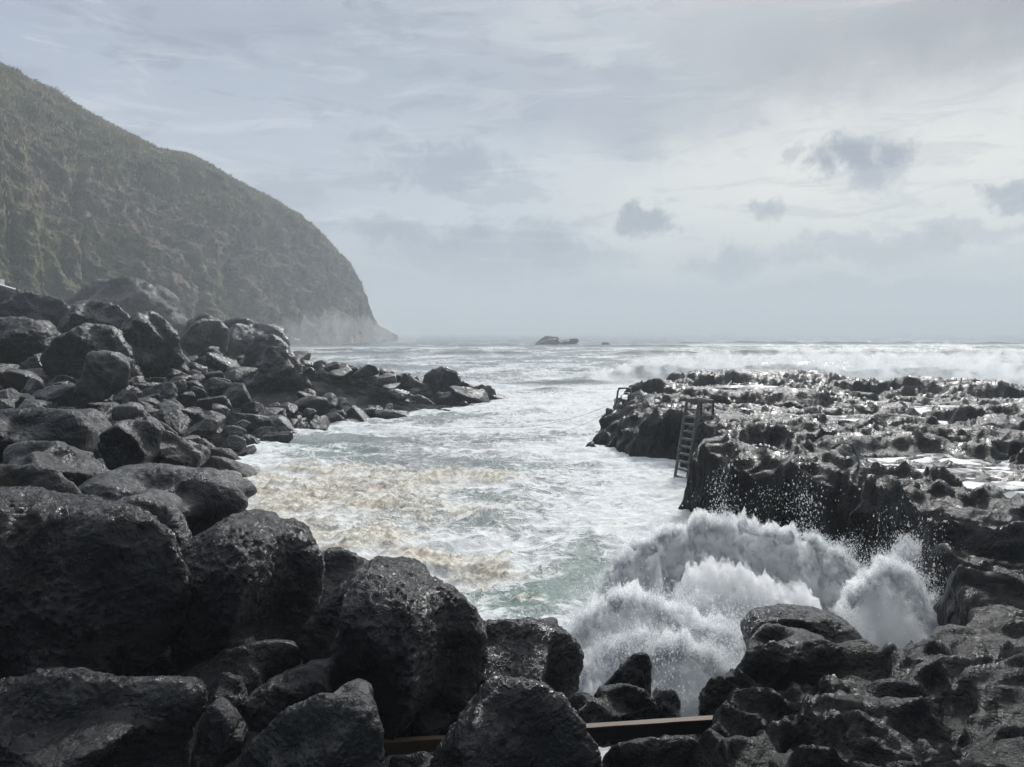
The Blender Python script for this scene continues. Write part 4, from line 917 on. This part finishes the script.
# stray drops thrown high
for (px, py, Yd, sxp, syp, n) in ((750, 500, 12.8, 34, 9, 200), (800, 500, 12.6, 16, 12, 180), (720, 495, 12.8, 7, 16, 240), (806, 512, 12.4, 8, 18, 260), (905, 575, 11.6, 24, 30, 1800), (600, 600, 11.0, 24, 24, 500), (745, 630, 9.2, 16, 18, 900), (655, 650, 9.0, 20, 22, 700), (665, 700, 9.0, 20, 15, 500)):
    a = rg.normal(px, sxp, n); b = rg.normal(py, syp, n); yy = rg.normal(Yd, .35, n)
    u = (a-512)/F; v = (b-383.5)/F; dy = CP-v*SP; t = yy/dy; Pn.append(np.stack([u*t, yy, CH+(-SP-v*CP)*t], 1)); Rn.append(np.clip(rg.lognormal(math.log(.0065), .45, n), .003, .02))
def tufts(crest_pts, K, m_, seed, ymin=.35, front=.3, L=(.12, .42), core=.0046):
    rg = np.random.RandomState(seed); cp = [P(*c) for c in crest_pts]; m = len(cp); C = np.array([[c.x, c.y, c.z] for c in cp]); out = []; rr = []
    for _ in range(K):
        t = rg.uniform(.15, m-1.15); i = int(t); f = t-i; c = C[i]*(1-f)+C[i+1]*f; hz_ = rg.uniform(ymin, 1.0)**.7
        src = np.array([c[0]+rg.normal(0, .08), c[1]-front*math.sqrt(max(0, 1.05-hz_*.9))*rg.uniform(.5, 1.1), c[2]*hz_*.93])
        d_ = np.array([rg.normal(0, .55)+.5*(t/(m-1)-.5)*2, rg.normal(-.35, .35), 1.0*rg.uniform(.4, 1.3)]); d_ /= np.linalg.norm(d_); ln_ = rg.uniform(*L)*rg.choice([.5, .8, 1.0, 1.6])
        n = int(m_*rg.uniform(.4, 1.5)); u = rg.beta(1.0, 1.7, n)*ln_
        p = src+d_*u[:, None]+np.array([0, 0, -.35])*(u**2)[:, None]+rg.normal(0, 1, (n, 3))*(.012+.16*u)[:, None]
        out.append(p); rr.append(np.clip(rg.lognormal(math.log(core), .45, n), .002, .014))
    return np.concatenate(out), np.concatenate(rr)
for a in ((MAIN, 210, 420, 11, .93, .1), (LEFT, 210, 480, 12, .70, .3, (.15, .6)), (LOW, 140, 450, 13, .7, .2, (.1, .35)), (RIGHT, 140, 400, 14, .72, .2), (SIDE, 90, 420, 17, .5, .3, (.08, .4)), (JET, 20, 260, 15, .6, .1)):
    p_, r_ = tufts(*a); Pn.append(p_); Rn.append(r_)
drops('spray_droplets', np.concatenate(Pn), np.concatenate(Rn), rg.uniform(1.0, 2.2, sum(len(p) for p in Pn)), parent=spl, kind='stuff')
# wind-blown spray over the far breaker
pb_, rb_ = [], []
for (x0, x1, yb, hb_, n) in ((13, 60, 74, 4.2, 36000), (-24, -6, 91, 1.4, 4000), (-9.5, -3.5, 65.5, 1.1, 2500)):
    a = rg.uniform(x0, x1, n); cl = .55+.6*np.abs(n2(a*.35, a*0+3)); hh = hb_*cl*(1-rg.beta(1.2, 3, n)*.9)+np.abs(rg.normal(0, .18, n)); pb_.append(np.stack([a, yb-.03*(a-x0)*(x0 > 0)+rg.normal(0, 1.2, n)+2.6*n2(a*.05+1.3, a*0+1.3)*(x0 > 0), hh*1.08], 1)); rb_.append(np.clip(rg.lognormal(math.log(.022), .5, n), .012, .06))
drops('sea_spray', np.concatenate(pb_), np.concatenate(rb_), None, kind='stuff', label='spray blown off the breaking wave beyond the shelf', category='spray')
ss_ = bpy.data.objects['sea_spray']
BRK = [(590, 378, 73), (620, 370, 73), (655, 364, 73), (700, 356, 73), (742, 361, 73), (790, 356, 73), (850, 352, 72.5), (900, 359, 72), (950, 351, 72), (1000, 356, 71.5), (1060, 355, 71), (1130, 352, 71), (1200, 356, 71), (1280, 364, 71)]
curtain('surf', BRK, 2.2, 71, ss_, 1.0, sheet=False, sc=4.0, mat='surf', pname='breaker_foam')
curtain('surf', [(440, 384, 89), (462, 374, 90), (484, 370, 90), (505, 376, 90), (530, 384, 89)], 1.2, 83, ss_, 1.0, sheet=False, sc=2.5, mat='surf', pname='breaker_foam')
curtain('surf', [(262, 336, 262), (300, 318, 290), (330, 312, 320), (360, 318, 350), (385, 326, 380), (420, 334, 400)], 14, 97, ss_, .9, sheet=False, sc=16.0, mat='surfmist', pname='surf_mist')

# ------------------------------------------------------------------ salt haze
m, k, out = new_mat('haze'); pv = k.node('ShaderNodeVolumePrincipled'); pv.inputs['Color'].default_value = (.90, .96, 1.0, 1)
pv.inputs['Density'].default_value = .00115; pv.inputs['Anisotropy'].default_value = .0
k.l.new(pv.outputs[0], out.inputs['Volume'])
MB().box((-2000, -60, -5), (2000, 2900, 118)).build('haze', m, kind='stuff', label='pale salt haze hanging over the whole bay', category='haze')
